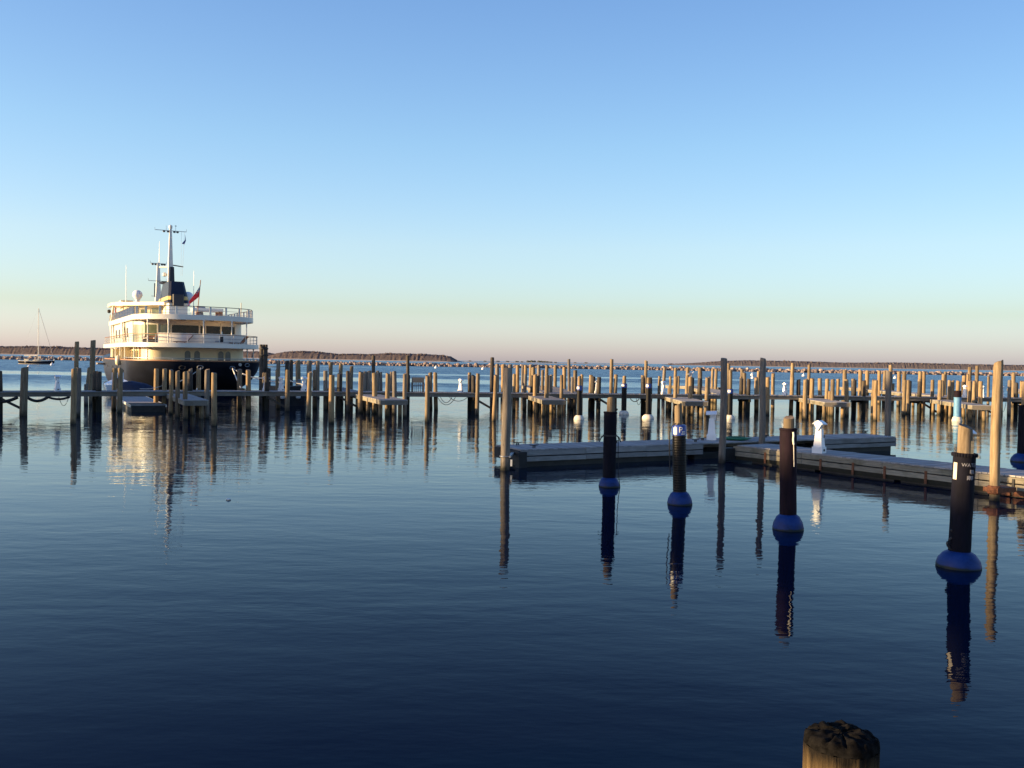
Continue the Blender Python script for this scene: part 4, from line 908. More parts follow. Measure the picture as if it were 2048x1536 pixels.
MB().lathe([(.02, -.3), (.16, -.2), (.18, 0), (.1, .25), (.02, .3)], 10, (-2.6, -1.72, .75)).build('fender', M['white'], sb, smooth=60)
MB().lathe([(.1, 0), (.26, .2), (.26, .34), (.1, .5)], 12, (5.4, 0, 1.1)).build('bow_roller', M['white'], sb, smooth=60)
# small mooring balls
for u, v, lab in ((58, 735, 'white mooring ball just below the moored sailboat'), (104, 730.5, 'small mooring float at the sailboat\'s bow'), (872, 736.5, 'white mooring ball above the piles right of the slatted bench'), (966, 739, 'white mooring ball left of the grey dock end pile'), (1504, 751, 'upper white mooring ball left of the tall flared pile'), (1505, 757, 'lower white mooring ball left of the tall flared pile'), (1607, 752.5, 'white mooring ball right of the tall flared pile'), (1790, 757, 'white mooring ball right of the tall pile at the right dock end')):
    P = at(u, v); o = MB().lathe([(.05, -.2), (.27, -.1), (.32, .1), (.22, .32), (.05, .4), (.05, .55)], 10).build('mooring_ball', M['white_gloss'], None, smooth=60, loc=P)
    o.scale = (max(.8, P.y / 170),) * 3; tag(o, lab, 'buoy', 'mooring balls')
P = at(457, 1000); tag(MB().lathe([(.02, -.02), (.05, .0), (.06, .02), (.02, .04)], 10).build('floating_scrap', M['white'], None, loc=P), 'small white scrap floating below the yacht\'s reflection', 'debris')

# ------------------------------------------------------------------ the moored yacht, stern towards the camera
YO, YTH = Vector((-30.2, 90, 0)), R(28.5)
yacht = thing('motor_yacht', 'large classic motor yacht with navy hull, cream decks and dark funnel moored stern-on', 'yacht', YO, YTH)
YM = Matrix.Translation(YO) @ Matrix.Rotation(YTH, 4, 'Z')
def outline(B, y0, L, n, y1, k=36, x0=None):
    pts = [(-B, y1), (-B, y0 + L + (y1 - y0 - L) * .5)] if y1 > y0 + L + 1 else [(-B, y1)]
    for i in range(k + 1):
        a = -PI / 2 + PI * i / k; s_ = math.sin(a)
        pts.append((B * math.copysign(abs(s_) ** (2 / n), s_), y0 + L * (1 - abs(math.cos(a)) ** (2 / n))))
    return pts + [(-p[0], p[1]) for p in ([pts[1], pts[0]] if len(pts) > k + 2 else [pts[0]])]
def resample(pts, step=None, n=None, s0=0, s1=None):
    acc = [0]
    for a, b in zip(pts, pts[1:]): acc.append(acc[-1] + math.dist(a, b))
    s1 = acc[-1] if s1 is None else s1; n = n or max(1, round((s1 - s0) / step)); out = []; nr = []
    for i in range(n + 1):
        s_ = s0 + (s1 - s0) * i / n; j = max(0, min(len(acc) - 2, next((q for q in range(len(acc)) if acc[q] > s_ + 1e-9), len(acc)) - 1))
        f = (s_ - acc[j]) / max(1e-9, acc[j + 1] - acc[j]); a, b = pts[j], pts[j + 1]
        out.append((a[0] + (b[0] - a[0]) * f, a[1] + (b[1] - a[1]) * f)); d = (b[0] - a[0], b[1] - a[1]); l = math.hypot(*d) or 1
        nr.append((d[1] / l * -1 * -1, -d[0] / l))
    # outward normals: the outline runs port -> stern -> starboard, outside is to the right of travel
    nr = [(n_[0] if True else 0, n_[1]) for n_ in nr]
    cx = 0; cy = max(p[1] for p in pts)
    nr = [(-a, -b) if (a * (p[0] - cx) + b * (p[1] - cy)) < 0 else (a, b) for (a, b), p in zip(nr, out)]
    return out, nr
def s_at(pts, x=None, y=None, side=None):
    acc = 0; best = (1e9, 0)
    dense, _ = resample(pts, .1); 
    for i, p in enumerate(dense):
        e = (abs(p[0] - x) if x is not None else 0) + (abs(p[1] - y) if y is not None else 0)
        if side and (p[0] > 0) != (side > 0): e += 100
        if x is not None and y is None: e += .02 * abs(p[1])
        if e < best[0]: best = (e, i * .1)
    return best[1]
def belt(pts, z0, z1, th, name, mat_, par, x0=None, x1=None, s0=None, s1=None, step=.4, out=0.0):
    L = sum(math.dist(a, b) for a, b in zip(pts, pts[1:]))
    a = s0 if s0 is not None else (s_at(pts, x0) if x0 is not None else 0); b = s1 if s1 is not None else (s_at(pts, x1) if x1 is not None else L)
    q, nr = resample(pts, step, s0=a, s1=b); q = [(p[0] + n_[0] * out, p[1] + n_[1] * out) for p, n_ in zip(q, nr)]
    return MB().strip(q, nr, z0, z1, th).build(name, M[mat_], par, smooth=35)
# hull
def hull_ring(z, B, y0, L, bow):
    half = outline(B, y0, L, 2.2, 28, 22)
    left = [p for p in half if p[0] < -1e-6 and p[1] < 27.9]; left.sort(key=lambda p: p[0]) if False else None
    body = [p for p in half if p[1] < 27.9]
    fr = [(28, 1.0), (34, .95), (40, .78), (46, .54), (51, .30), (bow - 1, .06), (bow, .012)]
    return [Vector((-B * f, min(y, bow), z + max(0, (y - 22)) ** 1.4 * .010 * (z / 3.0 if z > 0 else 0))) for y, f in reversed(fr)] + [Vector((x, y, z)) for x, y in body] + [Vector((B * f, min(y, bow), z + max(0, (y - 22)) ** 1.4 * .010 * (z / 3.0 if z > 0 else 0))) for y, f in fr]
hull = MB().loft([hull_ring(z, B, y0, L, bow) for z, B, y0, L, bow in ((-1.2, 4.9, 6.5, 9, 53), (-.3, 5.6, 3.8, 8, 53.5), (.3, 5.95, 2.2, 7.2, 54), (1.0, 6.2, .4, 6.6, 54.6), (1.8, 6.35, -.9, 6.2, 55.3), (2.5, 6.42, -1.5, 6.0, 56), (2.86, 6.45, -1.7, 6.0, 56.4))]).build('hull', M['navy'], yacht, smooth=40)
OH = outline(6.45, -1.7, 6.0, 2.2, 27)
belt(OH, 2.80, 2.92, .22, 'cap_rail', 'teak', yacht, step=.5, out=.03)
for x, z in ((-2.0, 2.2), (-.4, 2.25), (2.6, 2.2), (4.2, 2.5)):
    s_ = s_at(OH, x); q, nr = resample(OH, n=1, s0=s_, s1=s_ + .05); p, n_ = q[0], nr[0]
    rg2 = [(p[0] + n_[0] * .04 - n_[1] * .28 * math.cos(a), p[1] + n_[1] * .04 + n_[0] * .28 * math.cos(a), z + .16 * math.sin(a)) for a in [2 * PI * k / 14 for k in range(14)]]
    MB().tube(rg2, .05, 6, closed=True).build('fairlead', M['galv' if x > -1.5 else 'black'], hull, smooth=60)
MB().lathe([(.16, 0), (.16, .02)], 14).build('hawse_plate', M['galv'], hull, loc=(3.4, -1.15, 2.55)).rotation_euler = (R(90), 0, 0)
for y in (9, 13, 17.5, 23): MB().lathe([(.13, 0), (.15, .04), (.10, .05)], 12).build('porthole', M['black'], hull, loc=(-6.46, y, 2.0)).rotation_euler = (0, R(-90), 0)
# main deck
DK = [(x * .93, y + .75) for x, y in OH]
MB().prism(DK, 2.2, 2.32).build('main_deck', M['teak'], yacht)
OA = outline(4.9, 2.4, 3.4, 4.2, 33)
ha = MB().prism(OA, 2.32, 4.16).build('lower_house', M['cream'], yacht, smooth=30)
def arch(w, h, n=10):
    return [(-w, 0), (w, 0), (w, h - w)] + [(w * math.cos(PI * k / n), h - w + w * math.sin(PI * k / n)) for k in range(1, n)] + [(-w, h - w)]
for x in (-.95, -.05, 2.2, 2.95):
    s_ = s_at(OA, x); q, nr = resample(OA, n=1, s0=s_, s1=s_ + .05); p, n_ = q[0], nr[0]
    for nm, sc_, o_, mt, par in (('window', 1.14, .012, 'cream', ha), ('pane', 1.0, .035, 'arch_glass', None)):
        pr = [(a * sc_, b * sc_ - (.03 if sc_ > 1 else 0)) for a, b in arch(.27, 1.22)]
        vs = [Vector((p[0] + n_[0] * d - n_[1] * a * -1, p[1] + n_[1] * d - n_[0] * a * -1 * -1, 2.62 + b)) for d in (o_, o_ + .03) for a, b in pr]; nn = len(pr)
        fs = [tuple(range(nn - 1, -1, -1)), tuple(range(nn, 2 * nn))] + [(i, (i + 1) % nn, nn + (i + 1) % nn, nn + i) for i in range(nn)]
        if par is ha: wo = MB().add(vs, fs).build(nm, M[mt], ha)
        else: wo['pane'] = 1; MB().add(vs, fs).build(nm, M[mt], ha)
for y in (5.6, 6.3, 6.6, 9, 11.2, 13.5): MB().box((-4.93, y, 3.25), (.05, .06 if y in (6.3, 6.6) else .05, 1.75)).build('panel_joint', M['teak'], ha)
for y in (8.0, 10.1, 12.4): MB().box((-4.94, y, 3.45), (.05, .8, .7)).build('window', M['glass_green'], ha)
MB().box((-5.35, 14.5, 3.25), (1.0, .12, 1.9)).build('bulkhead', M['cream'], ha)
MB().box((-5.6, 21.5, 3.3), (1.1, 1.0, 1.4)).build('deck_locker', M['cream'], ha)
for x, y in ((-5.75, 3.6), (-6.1, 8.5), (-6.1, 13.0), (-6.1, 18.0), (-6.1, 23), (5.8, 3.8), (6.1, 8), (6.1, 13)):
    MB().lathe([(.075, 2.32), (.06, 2.5), (.06, 4.0), (.09, 4.16)], 10, (x, y, 0)).build('pillar', M['white'], yacht, smooth=50)
# decks
O2 = outline(6.3, -1.0, 5.8, 2.25, 30)
d2o = MB().prism(O2, 4.16, 4.30).build('upper_deck', M['white'], yacht, smooth=30)
belt(O2, 4.13, 4.56, .14, 'deck_edge', 'white', d2o, out=.05)
MB().prism([(x * .97, y + .12) for x, y in O2], 4.30, 4.34).build('deck_planking', M['teak'], d2o)
O3 = outline(5.8, 0, 5.0, 2.3, 29)
d3o = MB().prism(O3, 6.86, 7.05).build('sun_deck', M['white'], yacht, smooth=30)
belt(O3, 6.82, 7.32, .14, 'deck_edge', 'white', d3o, out=.05)
for x, y in ((-1.5, 1.6), (1.2, 1.6), (-3.6, 5.5)): MB().box((x, y, 6.84), (.45, .16, .05)).build('deck_lamp', M['black'], d3o)
# upper saloon
OB = outline(5.5, 4.8, 4.4, 2.7, 31)
hb = MB().prism(OB, 4.34, 6.86).build('saloon', M['white'], yacht, smooth=30)
Lb = sum(math.dist(a, b) for a, b in zip(OB, OB[1:]))
for x0, x1, mt in ((-5.35, -4.55, 'glass_green'), (-4.45, -3.4, 'glass_green'), (-3.3, -2.2, 'glass_green'), (-2.05, .55, 'glass'), (.68, 1.1, 'glass'), (1.25, 2.7, 'glass'), (2.85, 4.3, 'glass')):
    belt(OB, 4.75 if mt == 'glass' else 4.42, 6.42, .05, 'window', mt, hb, x0=x0, x1=x1, step=.2, out=.03)
for x in (-5.4, -4.5, -3.35, -2.12, .62, 1.18, 2.78, 4.37):
    s_ = s_at(OB, x); belt(OB, 4.36, 6.80, .07, 'mullion', 'white', hb, s0=s_ - .05, s1=s_ + .05, step=.1, out=.06)
for y, w in ((12, 1.1), (14.2, .5), (17, 1.2), (20, 1.2), (23.5, 1.2)): MB().box((-5.52, y, 5.7), (.05, w, .95)).build('window', M['glass'], hb)
MB().box((-5.54, 14.6, 5.4), (.05, .62, 1.9)).build('door', M['cream'], hb)
# deck lights under the sun deck catch the sun as a bright dome
MB().lathe([(.02, 0), (.13, -.03), (.10, -.10), (.01, -.13)], 12, (-3.7, 3.6, 6.82)).build('dome_light', M['white'], d3o, smooth=60)
for x, y in ((-4.75, 1.7), (-3.05, .45), (.1, -.2) , (2.9, .45), (4.6, 1.6)):
    MB().lathe([(.085, 4.34), (.065, 4.5), (.05, 6.2), (.09, 6.86)], 10, (x, y, 0)).build('pillar', M['white'], yacht, smooth=50)
# canted stanchion plates on the port side
for y in (13.0, 25.5):
    MB().add([(-5.85, y, 4.4), (-5.85, y + .5, 4.4), (-5.85, y + 2.6, 6.85), (-5.85, y + 1.2, 6.85), (-5.72, y, 4.4), (-5.72, y + .5, 4.4), (-5.72, y + 2.6, 6.85), (-5.72, y + 1.2, 6.85)], [(0, 1, 2, 3), (7, 6, 5, 4), (0, 3, 7, 4), (1, 5, 6, 2), (2, 6, 7, 3), (0, 4, 5, 1)]).build('canted_plate', M['white'], yacht)
# curved white windbreak on the upper deck
OC = outline(5.3, .15, 5.2, 2.3, 9)
belt(OC, 4.34, 5.52, .10, 'windbreak', 'white', yacht, x0=-3.9, s1=s_at(OC, y=6.5, side=1), step=.35)
s_ = s_at(OC, 1.6); belt(OC, 4.72, 4.86, .03, 'vent', 'grey_cloth', yacht, s0=s_ - .3, s1=s_ + .3, step=.3, out=.02)
def railing(pts, z0, h, step, rails, wide, name, mat_top, s0=0, s1=None):
    q, nr = resample(pts, step, s0=s0, s1=s1)
    L = [(p[0], p[1], z0 + h) for p in q]
    fine, _ = resample(pts, .35, s0=s0, s1=s1)
    r = MB().tube([(p[0], p[1], z0 + h) for p in fine], .038, 6).build(name, M[mat_top], yacht, smooth=60)
    w = MB()
    for f in rails: w.tube([(p[0], p[1], z0 + h * f) for p in fine], .016, 4)
    w.build('wire', M['galv'], r)
    for i, (p, n_) in enumerate(zip(q, nr)):
        if wide: MB().bar((p[0], p[1], z0), (p[0], p[1], z0 + h - .03), wide, .05).build('stanchion', M['white'], r)
        else: MB().bar((p[0], p[1], z0), (p[0], p[1], z0 + h), .045, .045).build('stanchion', M['white'], r)
railing(outline(5.72, .1, 4.95, 2.3, 28.5), 7.05, 1.08, 1.55, (.36, .66), .20, 'sun_deck_rail', 'steel_dark')
railing(outline(6.22, -.92, 5.75, 2.25, 29.5), 4.34, 1.05, 1.5, (.35, .65), 0, 'upper_deck_rail', 'teak')
railing(outline(6.4, -1.62, 5.95, 2.2, 14), 2.86, .22, 1.6, (), 0, 'stern_rail', 'galv', s0=7)
# sun deck house, roof, casing
hc = MB().prism([(-4.6, 23.3), (-.9, 21), (-.9, 33), (-4.6, 33)], 7.05, 9.1).build('sun_deck_house', M['cream'], yacht)
HY = lambda x: 23.27 - (x + 4.6) / 3.7 * 2.3
HZ = math.atan2(-2.3, 3.7)
MB().box((-2.75, HY(-2.75), 8.25), (.62, .06, .85), HZ).build('window', M['glass_green'], hc)
MB().box((-1.5, HY(-1.5), 8.0), (.85, .06, 1.75), HZ).build('door', M['glass_green'], hc)
for x in (-4.2, -3.7, -3.3, -2.1): MB().box((x, HY(x), 8.05), (.05, .05, 1.9), HZ).build('panel_joint', M['white'], hc)
rf = MB().prism([(-6.0, 24.6), (-5.6, 23.6), (-4.9, 22.6), (-1.0, 18.2), (1.3, 18.2), (1.3, 29), (-6.0, 29)], 9.06, 9.44).build('roof', M['cream'], yacht)
MB().add([(-5.8, 24.6, 9.08), (-5.8, 25.6, 9.08), (-5.8, 28.2, 7.05), (-5.8, 27.4, 7.05), (-5.6, 24.6, 9.08), (-5.6, 25.6, 9.08), (-5.6, 28.2, 7.05), (-5.6, 27.4, 7.05)], [(0, 1, 2, 3), (7, 6, 5, 4), (0, 4, 5, 1), (2, 6, 7, 3), (1, 5, 6, 2), (0, 3, 7, 4)]).build('canted_plate', M['white'], yacht)
MB().box((-5.4, 25.6, 8.4), (.1, .3, 1.1)).build('lifebuoy_rack', M['red'], yacht)
MB().box((-4.3, 25.5, 9.6), (1.3, 2.4, .34)).build('roof_locker', M['cream'], rf)
cs = MB().prism([(-.78, 16), (1.2, 16), (1.2, 24), (-.78, 24)], 7.05, 9.25).build('funnel_casing', M['white'], yacht)
MB().box((-.80, 18.4, 8.4), (.05, .12, 1.0)).build('handle', M['teak'], cs)
def rr4(x0, x1, y0, y1, c=.25): return [(x0 + c, y0), (x1 - c, y0), (x1, y0 + c), (x1, y1 - c), (x1 - c, y1), (x0 + c, y1), (x0, y1 - c), (x0, y0 + c)]
fn = MB().prism(rr4(-.92, 1.34, 15.7, 24.2), 9.25, 11.75, top=rr4(-.62, 1.02, 17.2, 22.4)).build('funnel', M['navy'], yacht, smooth=25)
f = lambda t: rr4(-.92 + .30 * t - .02, 1.34 - .32 * t + .02, 15.7 + 1.5 * t - .02, 24.2 - 1.8 * t + .02)
MB().prism(f(.14), 9.60, 10.02, top=f(.31)).build('band', M['gold'], fn, smooth=25)
MB().prism(rr4(-.45, .75, 15.6, 16.6, .1), 8.95, 10.2).build('louvre', M['navy'], fn)
MB().prism(rr4(-.72, .95, 20.6, 23.0), 11.75, 11.95, top=rr4(-.9, 1.0, 20.6, 23.6)).build('lip', M['navy'], fn)
mst = MB().loft([[Vector((x + .1, y + 21.4, z)) for x, y in ((-w, -d), (w, -d), (w, d), (-w, d))] for z, w, d in ((11.7, .30, .40), (13.5, .26, .34), (18.2, .12, .13))]).build('mast', M['white'], yacht)
MB().loft([[Vector((x + .22, y + 20.95, z)) for x, y in ((-w, -d), (w, -d), (w, d), (-w, d))] for z, w, d in ((11.7, .34, .32), (12.0, .27, .2), (13.7, .22, .12))]).build('exhaust_pipe', M['navy'], yacht)
def crosstree(p, w, z, y, xc, lamps, nm='crosstree'):
    c = MB().bar((xc - w, y, z), (xc + w, y, z), .07, .06).build(nm, M['galv'], p)
    for x, dz in lamps: MB().lathe([(.02, -.02), (.15, -.06), (.15, -.18), (.05, -.24)], 8, (xc + x, y - .05, z + dz)).build('lamp', M['steel_dark'], c, smooth=40)
    for x in (-w, w): MB().bar((xc + x, y, z), (xc + x, y, z + .3), .03, .03).build('tip', M['galv'], c)
crosstree(mst, 1.75, 17.95, 21.3, .1, [(-.75, 0), (-.3, 0), (.4, 0), (.75, 0)])
MB().lathe([(.16, 18.2), (.2, 18.3), (.2, 18.55), (.05, 18.65)], 12, (.1, 21.4, 0)).build('masthead_light', M['white'], mst, smooth=50)
for x in (-.5, .55): MB().bar((.1 + x, 21.3, 18.0), (.1 + x, 21.3, 18.5), .03, .03).build('aerial', M['galv'], mst)
MB().lathe([(.04, 18.5), (.13, 18.55), (.04, 18.6)], 8, (.65, 21.3, 0)).build('wind_cups', M['black'], mst)
MB().bar((-.9, 22.6, 13.75), (.1, 21.6, 13.75), .3, .16).build('radar_platform', M['cream'], mst)
MB().lathe([(.05, 12.6), (.26, 12.7), (.28, 12.95), (.1, 13.1)], 12, (-.45, 22.0, 0)).build('searchlight', M['white'], mst, smooth=50)
MB().bar((.3, 21.3, 13.95), (1.5, 21.1, 13.8), .12, .12).build('radar_arm', M['steel_dark'], mst)
for x in (1.2, 1.55): MB().tube([(.1 + x, 21.3, 17.9), (1.0 + (x - 1.2) * .4, 19.5, 12.6)], .01, 4).build('halyard', M['galv'], mst)
fm = MB().loft([[Vector((x - .15, y + 29.5, z)) for x, y in ((-w, -d), (w, -d), (w, d), (-w, d))] for z, w, d in ((9.4, .42, .5), (11.2, .28, .3), (14.9, .14, .15))]).build('fore_mast', M['white'], yacht)
crosstree(fm, .95, 14.8, 29.4, -.15, [(-.7, 0), (-.35, 0), (.4, 0), (.7, 0)])
crosstree(fm, 1.05, 12.6, 29.2, -.3, [])
MB().bar((-1.0, 29.2, 10.7), (-.3, 29.2, 10.7), .05, .05).build('lamp_bracket', M['galv'], fm)
MB().bar((-.62, 29.1, 10.6), (-.62, 29.1, 12.3), .12, .12).build('signal_horn', M['steel_dark'], fm)
for x, y, r in ((-3.35, 22.5, .56), (2.2, 22, .62)):
    z = 10.35; MB().lathe([(.28, 9.3), (.22, 9.75), (r * .6, z - r * .85), (r, z - r * .2), (r * 1.0, z + r * .2), (r * .8, z + r * .65), (r * .4, z + r * .93), (.02, z + r)], 18, (x, y, 0)).build('radome', M['white_gloss'], yacht, smooth=60)
for x, y, z0, z1 in ((-4.45, 24, 9.4, 13.9), (2.85, 22, 9.0, 13.5), (-.05, 29.5, 14.9, 17.6)): MB().lathe([(.045, z0), (.03, (z0 + z1) / 2), (.015, z1)], 6, (x, y, 0)).build('whip_aerial', M['white'], yacht)
MB().bar((2.85, 22, 7.05), (2.85, 22, 9.0), .1, .1).build('aerial_post', M['white'], yacht)
MB().lathe([(.05, 8.4), (.2, 8.5), (.2, 8.75), (.05, 8.85)], 10, (-5.95, 27.6, -.1)).build('side_lamp', M['black'], yacht, smooth=50)
bar_ = MB().box((2.5, 11.5, 8.35), (3.0, 2.6, .34)).build('bar_canopy', M['white'], yacht)
for x, y in ((1.2, 10.6), (3.8, 10.6), (1.2, 12.5), (3.8, 12.5)): MB().box((x, y, 7.6), (.4 if x > 3 else .16, .2, 1.15)).build('canopy_post', M['white'] if x < 3 else M['teak'], bar_)
MB().box((1.75, 11.2, 8.62), (.9, .8, .25)).build('canopy_hatch', M['grey_cloth'], bar_)
MB().add([(1.5, 10.4, 7.06), (2.1, 10.4, 7.06), (2.1, 10.7, 7.06), (1.5, 10.7, 7.06), (1.5, 11.6, 8.15), (2.1, 11.6, 8.15), (2.1, 11.9, 8.15), (1.5, 11.9, 8.15)], [(0, 1, 5, 4), (3, 2, 6, 7), (0, 4, 7, 3), (1, 2, 6, 5)]).build('sun_deck_stair', M['grey_cloth'], yacht)
MB().lathe([(.035, 7.05), (.035, 8.75)], 6, (4.0, 1.4, 0)).build('rail_pole', M['steel_dark'], yacht)
# ensign staff, ensign, courtesy flag
MB().tube([(-.12, 2.2, 7.05), (-.06, .7, 10.75)], .04, 8).build('ensign_staff', M['teak'], yacht)
MB().box((-.1, 2.0, 7.35), (.28, .3, .6)).build('staff_socket', M['teak'], yacht)
fl = MB(); NU, NV = 16, 8
def ens(u_, v_):     # u along the fly, v down the hoist
    h = Vector((-.068, .83, 10.35)).lerp(Vector((-.09, 1.3, 9.2)), v_)
    drop = u_ ** 1.15 * 1.75; side = -1.0 * u_ ** 1.3
    fold = .14 * math.sin(v_ * 7 + u_ * 5) * u_ ** .6
    c = h + Vector((side + fold * .5, .1 * u_ + fold, -drop + v_ * u_ * .75)); return c
vs = [ens(i / NU, j / NV) for i in range(NU + 1) for j in range(NV + 1)]; vs2 = [p + Vector((.008, -.012, 0)) for p in vs]
for i in range(NU):
    for j in range(NV):
        a = i * (NV + 1) + j; q = (a, a + 1, a + NV + 2, a + NV + 1)
        mi = 0
        if i < 6 and j < 4: mi = 2 if (i in (2, 3) or j in (1, 2) and False or abs(i / 5 - j / 3) < .15) else 1
        fl.add([vs[k] for k in q] + [vs2[k] for k in q], [(0, 1, 2, 3), (7, 6, 5, 4)], mi)
e = fl.build('ensign', [M['red'], M['flag_blue'], M['white']], None, smooth=60); e.matrix_world = YM
tag(e, 'red ensign with a dark canton drooping from the yacht\'s stern staff', 'flag')
cf = MB(); cf.add([(1.75, 21.25, 17.6), (1.70, 21.22, 17.0), (1.35, 21.3, 16.55), (1.62, 21.2, 16.45), (1.80, 21.26, 16.9)], [(0, 1, 4), (1, 2, 3), (1, 3, 4)]); cf.add([(1.75, 21.28, 17.6), (1.70, 21.25, 17.0), (1.35, 21.33, 16.55), (1.62, 21.23, 16.45), (1.80, 21.29, 16.9)], [(4, 1, 0), (3, 2, 1), (4, 3, 1)])
e = cf.build('burgee', M['flag_blue'], None); e.matrix_world = YM; tag(e, 'small dark flag hanging from the yacht\'s mast crosstree', 'flag')
# loungers and covered furniture on the upper deck
def lounger(x, y, rz, label, cloth, flip=1):
    P_ = YM @ Vector((x, y, 4.345)); t = thing('deck_chair', label, 'deck chair', P_, YTH + rz, 'deck chairs on the yacht')
    MB().box((0, 0, .34), (1.25, .6, .07)).build('seat', M[cloth], t)
    MB().bar((.6, 0, .36), (1.15, 0, .98), .6, .07).build('backrest', M[cloth], t)
    for sx in (-.5, .5):
        for sy in (-.24, .24): MB().bar((sx * .6, sy, .32), (sx * 1.1, sy, 0), .05, .05).build('leg', M['teak'], t)
lounger(-2.0, -.05, R(-10), 'teak lounger behind the yacht\'s stern rail, sunlit left one', 'teak')
lounger(3.35, .35, R(18), 'pinkish lounger at the right of the yacht\'s upper deck', 'teak')
P_ = YM @ Vector((-4.15, 3.6, 4.345)); t = thing('deck_sofa', 'dark covered sofa with tan cushions on the yacht\'s port quarter', 'sofa', P_, YTH + R(-25))
MB().box((0, 0, .3), (1.5, .8, .55)).build('base', M['steel_dark'], t); MB().box((0, .32, .72), (1.5, .2, .45)).build('backrest', M['teak'], t)
for x in (-.4, .35): MB().lathe([(.02, 0), (.15, .05), (.16, .16), (.02, .22)], 10, (x, -.1, .58)).build('cushion', M['white'], t, smooth=60)
P_ = YM @ Vector((1.75, -.55, 4.345)); t = thing('stern_lantern', 'black and white lantern post at the yacht\'s stern rail', 'lantern', P_, YTH)
MB().lathe([(.06, 0), (.06, .3), (.13, .32), (.14, .95), (.07, 1.0), (.06, 1.35), (.02, 1.4)], 10).build('post', M['white'], t, smooth=30); MB().lathe([(.15, .36), (.16, .6), (.15, .9)], 10).build('cover', M['black'], t, smooth=30)
# boarding boom on the port side and white fender
MB().tube([(-6.3, 29, 2.2), (-7.3, 27.2, 2.25)], .12, 8).build('boarding_boom', M['pale_float'], hull, smooth=50)
w_ = YM @ Vector((-6.62, 9.5, 2.75)); t = MB().lathe([(.03, -.55), (.26, -.4), (.30, 0), (.26, .4), (.03, .55)], 12).build('fender', M['cream'], None, smooth=60, loc=w_); tag(t, 'round cream fender hung over the yacht\'s port rail', 'fender')

# ------------------------------------------------------------------ mooring lines
def line(p, q, sagm, label, r=.03, mat_='rope_white'):
    p, q = Vector(p), Vector(q); pts = [p.lerp(q, i / 14) - Vector((0, 0, sagm * 4 * (i / 14) * (1 - i / 14))) for i in range(15)]
    tag(MB().tube(pts, r, 6).build('mooring_line', M[mat_], None, smooth=60), label, 'mooring line', 'mooring lines of the yacht')
Lw = lambda x, y, z: YM @ Vector((x, y, z))
def pierp(u, off=.5, z=DECKZ): p = at_y(u, pier_y(u) + off); p.z = z; return p
line(Lw(-.4, -1.75, 2.2), pierp(394, .4, DECKZ + .05), .05, 'pale mooring line falling from the left fairlead to the pier', .035)
line(Lw(-.4, -1.78, 2.2), PPOS[355][0] + Vector((0, .12, 1.9)), .08, 'thin mooring line from the left fairlead towards the piles', .018)
line(Lw(2.6, -1.5, 2.2), pierp(482, .4, DECKZ + .2), .05, 'pale mooring line falling from the right fairlead to the pier', .05)
line(Lw(2.6, -1.5, 2.2), pierp(534, .5, 2.0), .25, 'upper pale line from the right fairlead to the leftmost of three pedestals', .035)
line(Lw(3.2, -1.2, 1.9), pierp(562, .9, 1.75), .2, 'lower pale line running to the middle of three pedestals', .035)
line(pierp(580, 1.4, 1.85), pierp(610, .9, 1.62), .04, 'short pale line ending at the rightmost of three pedestals', .04)
line(Lw(6.3, 4, 2.6), PPOS[573][0] + Vector((0, 0, 2.7)), .15, 'dark taut line from the yacht\'s starboard quarter to dark piles', .035, 'rope_dark')
line(PPOS[327][0] + Vector((0, .15, 1.55)), pierp(280, 1.4, 1.3), .1, 'thin line slanting down left to the small white boat', .018)

# ------------------------------------------------------------------ small craft and floats tucked behind the pier
P = at_y(236, 73)
sbt = thing('motorboat', 'small white motorboat behind the pier at the yacht\'s port quarter', 'motorboat', P, R(-68)); sbt.scale = (1.05, 1.05, 1.0)
st2 = [(-2.2, .78, .0, 1.0), (-1.2, .92, -.2, 1.0), (.3, .95, -.25, 1.05), (1.4, .7, -.2, 1.2), (2.1, .35, 0, 1.35), (2.5, .05, .6, 1.45)]
st2 = [(-x, w, k_, s_) for x, w, k_, s_ in st2]
MB().loft(hull_rings(0, 0, [(0, .1), (.35, .8), (1, 1)], st2)).build('hull', M['white_gloss'], sbt, smooth=40)
MB().box((.35, 0, 1.45), (.55, .8, .95)).build('console', M['white_gloss'], sbt); MB().box((.35, 0, 2.0), (.08, .8, .3)).build('windscreen', M['glass'], sbt)
MB().box((2.35, 0, 1.15), (.3, .34, .75)).build('outboard', M['black'], sbt)
P = at_y(280, 70); t = MB().loft([[Vector((x, w * math.cos(a), .2 + h * max(0, math.sin(a)))) for a in [PI * k / 8 for k in range(9)]] for x, w, h in ((-1.2, .4, .75), (-.5, .65, .85), (.4, .65, .7), (1.2, .3, .35))]).build('boat_cover', M['tarp'], None, smooth=50, loc=P)
t.scale = (1.25, 1.25, 1.3); tag(t, 'small covered boat under a dark blue tarpaulin beside the yacht', 'boat')
a, b = at(262, 793, .42), at(297, 810, .42); d = (b - a).normalized(); Lf = (b - a).length
t = thing('floating_platform', 'shaded floating platform with a white edge left of the yacht', 'floating dock', ((a + b) / 2).to_tuple()[:2] + (0,), math.atan2(d.y, d.x))
mb = MB()
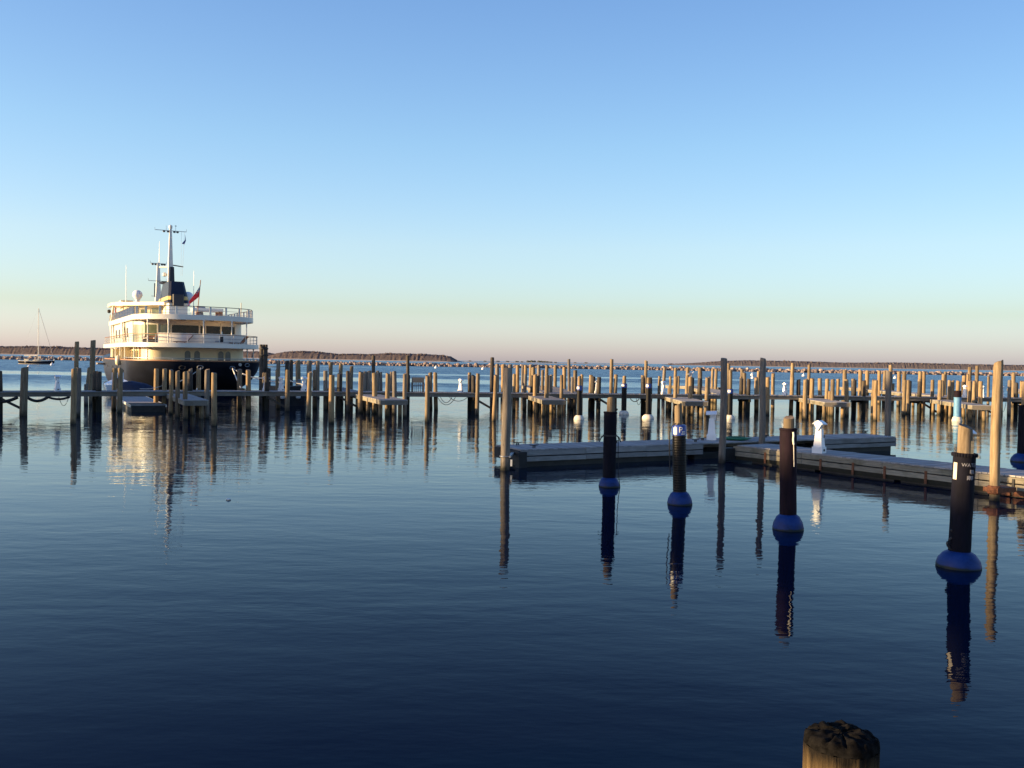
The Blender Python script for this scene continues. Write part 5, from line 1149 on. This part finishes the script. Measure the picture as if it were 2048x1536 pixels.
for i in range(int(Lf / .16)): mb.box((-Lf / 2 + .08 + .16 * i, 0, .40), (.148, 1.9, .04))
tag(mb.build('deck_plank', M['deck'], t), kind='stuff'); MB().box((0, 0, .18), (Lf - .1, 1.85, .40)).build('float_tub', M['float_black'], t)
for sy in (-1, 1): MB().box((0, sy * .98, .36), (Lf, .06, .14)).build('edge_rail', M['white'], t)
a = at_y(545, pier_y(545) + 6); b = at_y(606, pier_y(606) + 6.5); d = (b - a).normalized()
t = thing('work_float', 'low black work float behind the three white pedestals', 'work float', (a + b) / 2, math.atan2(d.y, d.x)); Lf = (b - a).length
MB().prism(rr4(-Lf / 2, Lf / 2, -.9, .9, .2), -.3, 1.35).build('hull', M['black'], t); MB().prism(rr4(-Lf / 2 - .04, Lf / 2 + .04, -.94, .94, .2), 1.05, 1.2).build('rubbing_strake', M['black'], t)
for x in (-.7, .4): MB().lathe([(.03, .5), (.16, .55), (.18, .8), (.1, 1.0), (.03, 1.02)], 10, (x, -1.06, 0)).build('fender', M['white'], t, smooth=60)
MB().lathe([(.1, 1.35), (.12, 1.7), (.18, 1.75), (.05, 1.8)], 8, (.9, .2, 0)).build('bollard', M['galv'], t)
# white gull on a pile top by the third black sleeved pile
P, Hh, r_ = PPOS[1380]
t = thing('gull', 'white gull perched on a pile right of the third black sleeved pile', 'gull', P + Vector((0, 0, Hh)), R(25))
MB().loft([[Vector((x, w * math.cos(a), z + h * math.sin(a))) for a in [2 * PI * k / 8 for k in range(8)]] for x, z, w, h in ((-.28, .16, .01, .01), (-.18, .16, .05, .045), (0, .17, .085, .085), (.12, .20, .07, .075), (.17, .27, .045, .05), (.21, .31, .045, .045), (.255, .31, .015, .015))]).build('body', M['white'], t, smooth=60)
for y in (-.03, .03): MB().bar((.02, y, 0), (.02, y, .1), .012, .012).build('leg', M['gold'], t)
MB().loft([[Vector((x, w * math.cos(a), .20 + h * math.sin(a))) for a in [2 * PI * k / 6 for k in range(6)]] for x, w, h in ((-.3, .01, .01), (-.1, .095, .06), (.08, .08, .05))]).build('wing', M['grey_cloth'], t, smooth=60)
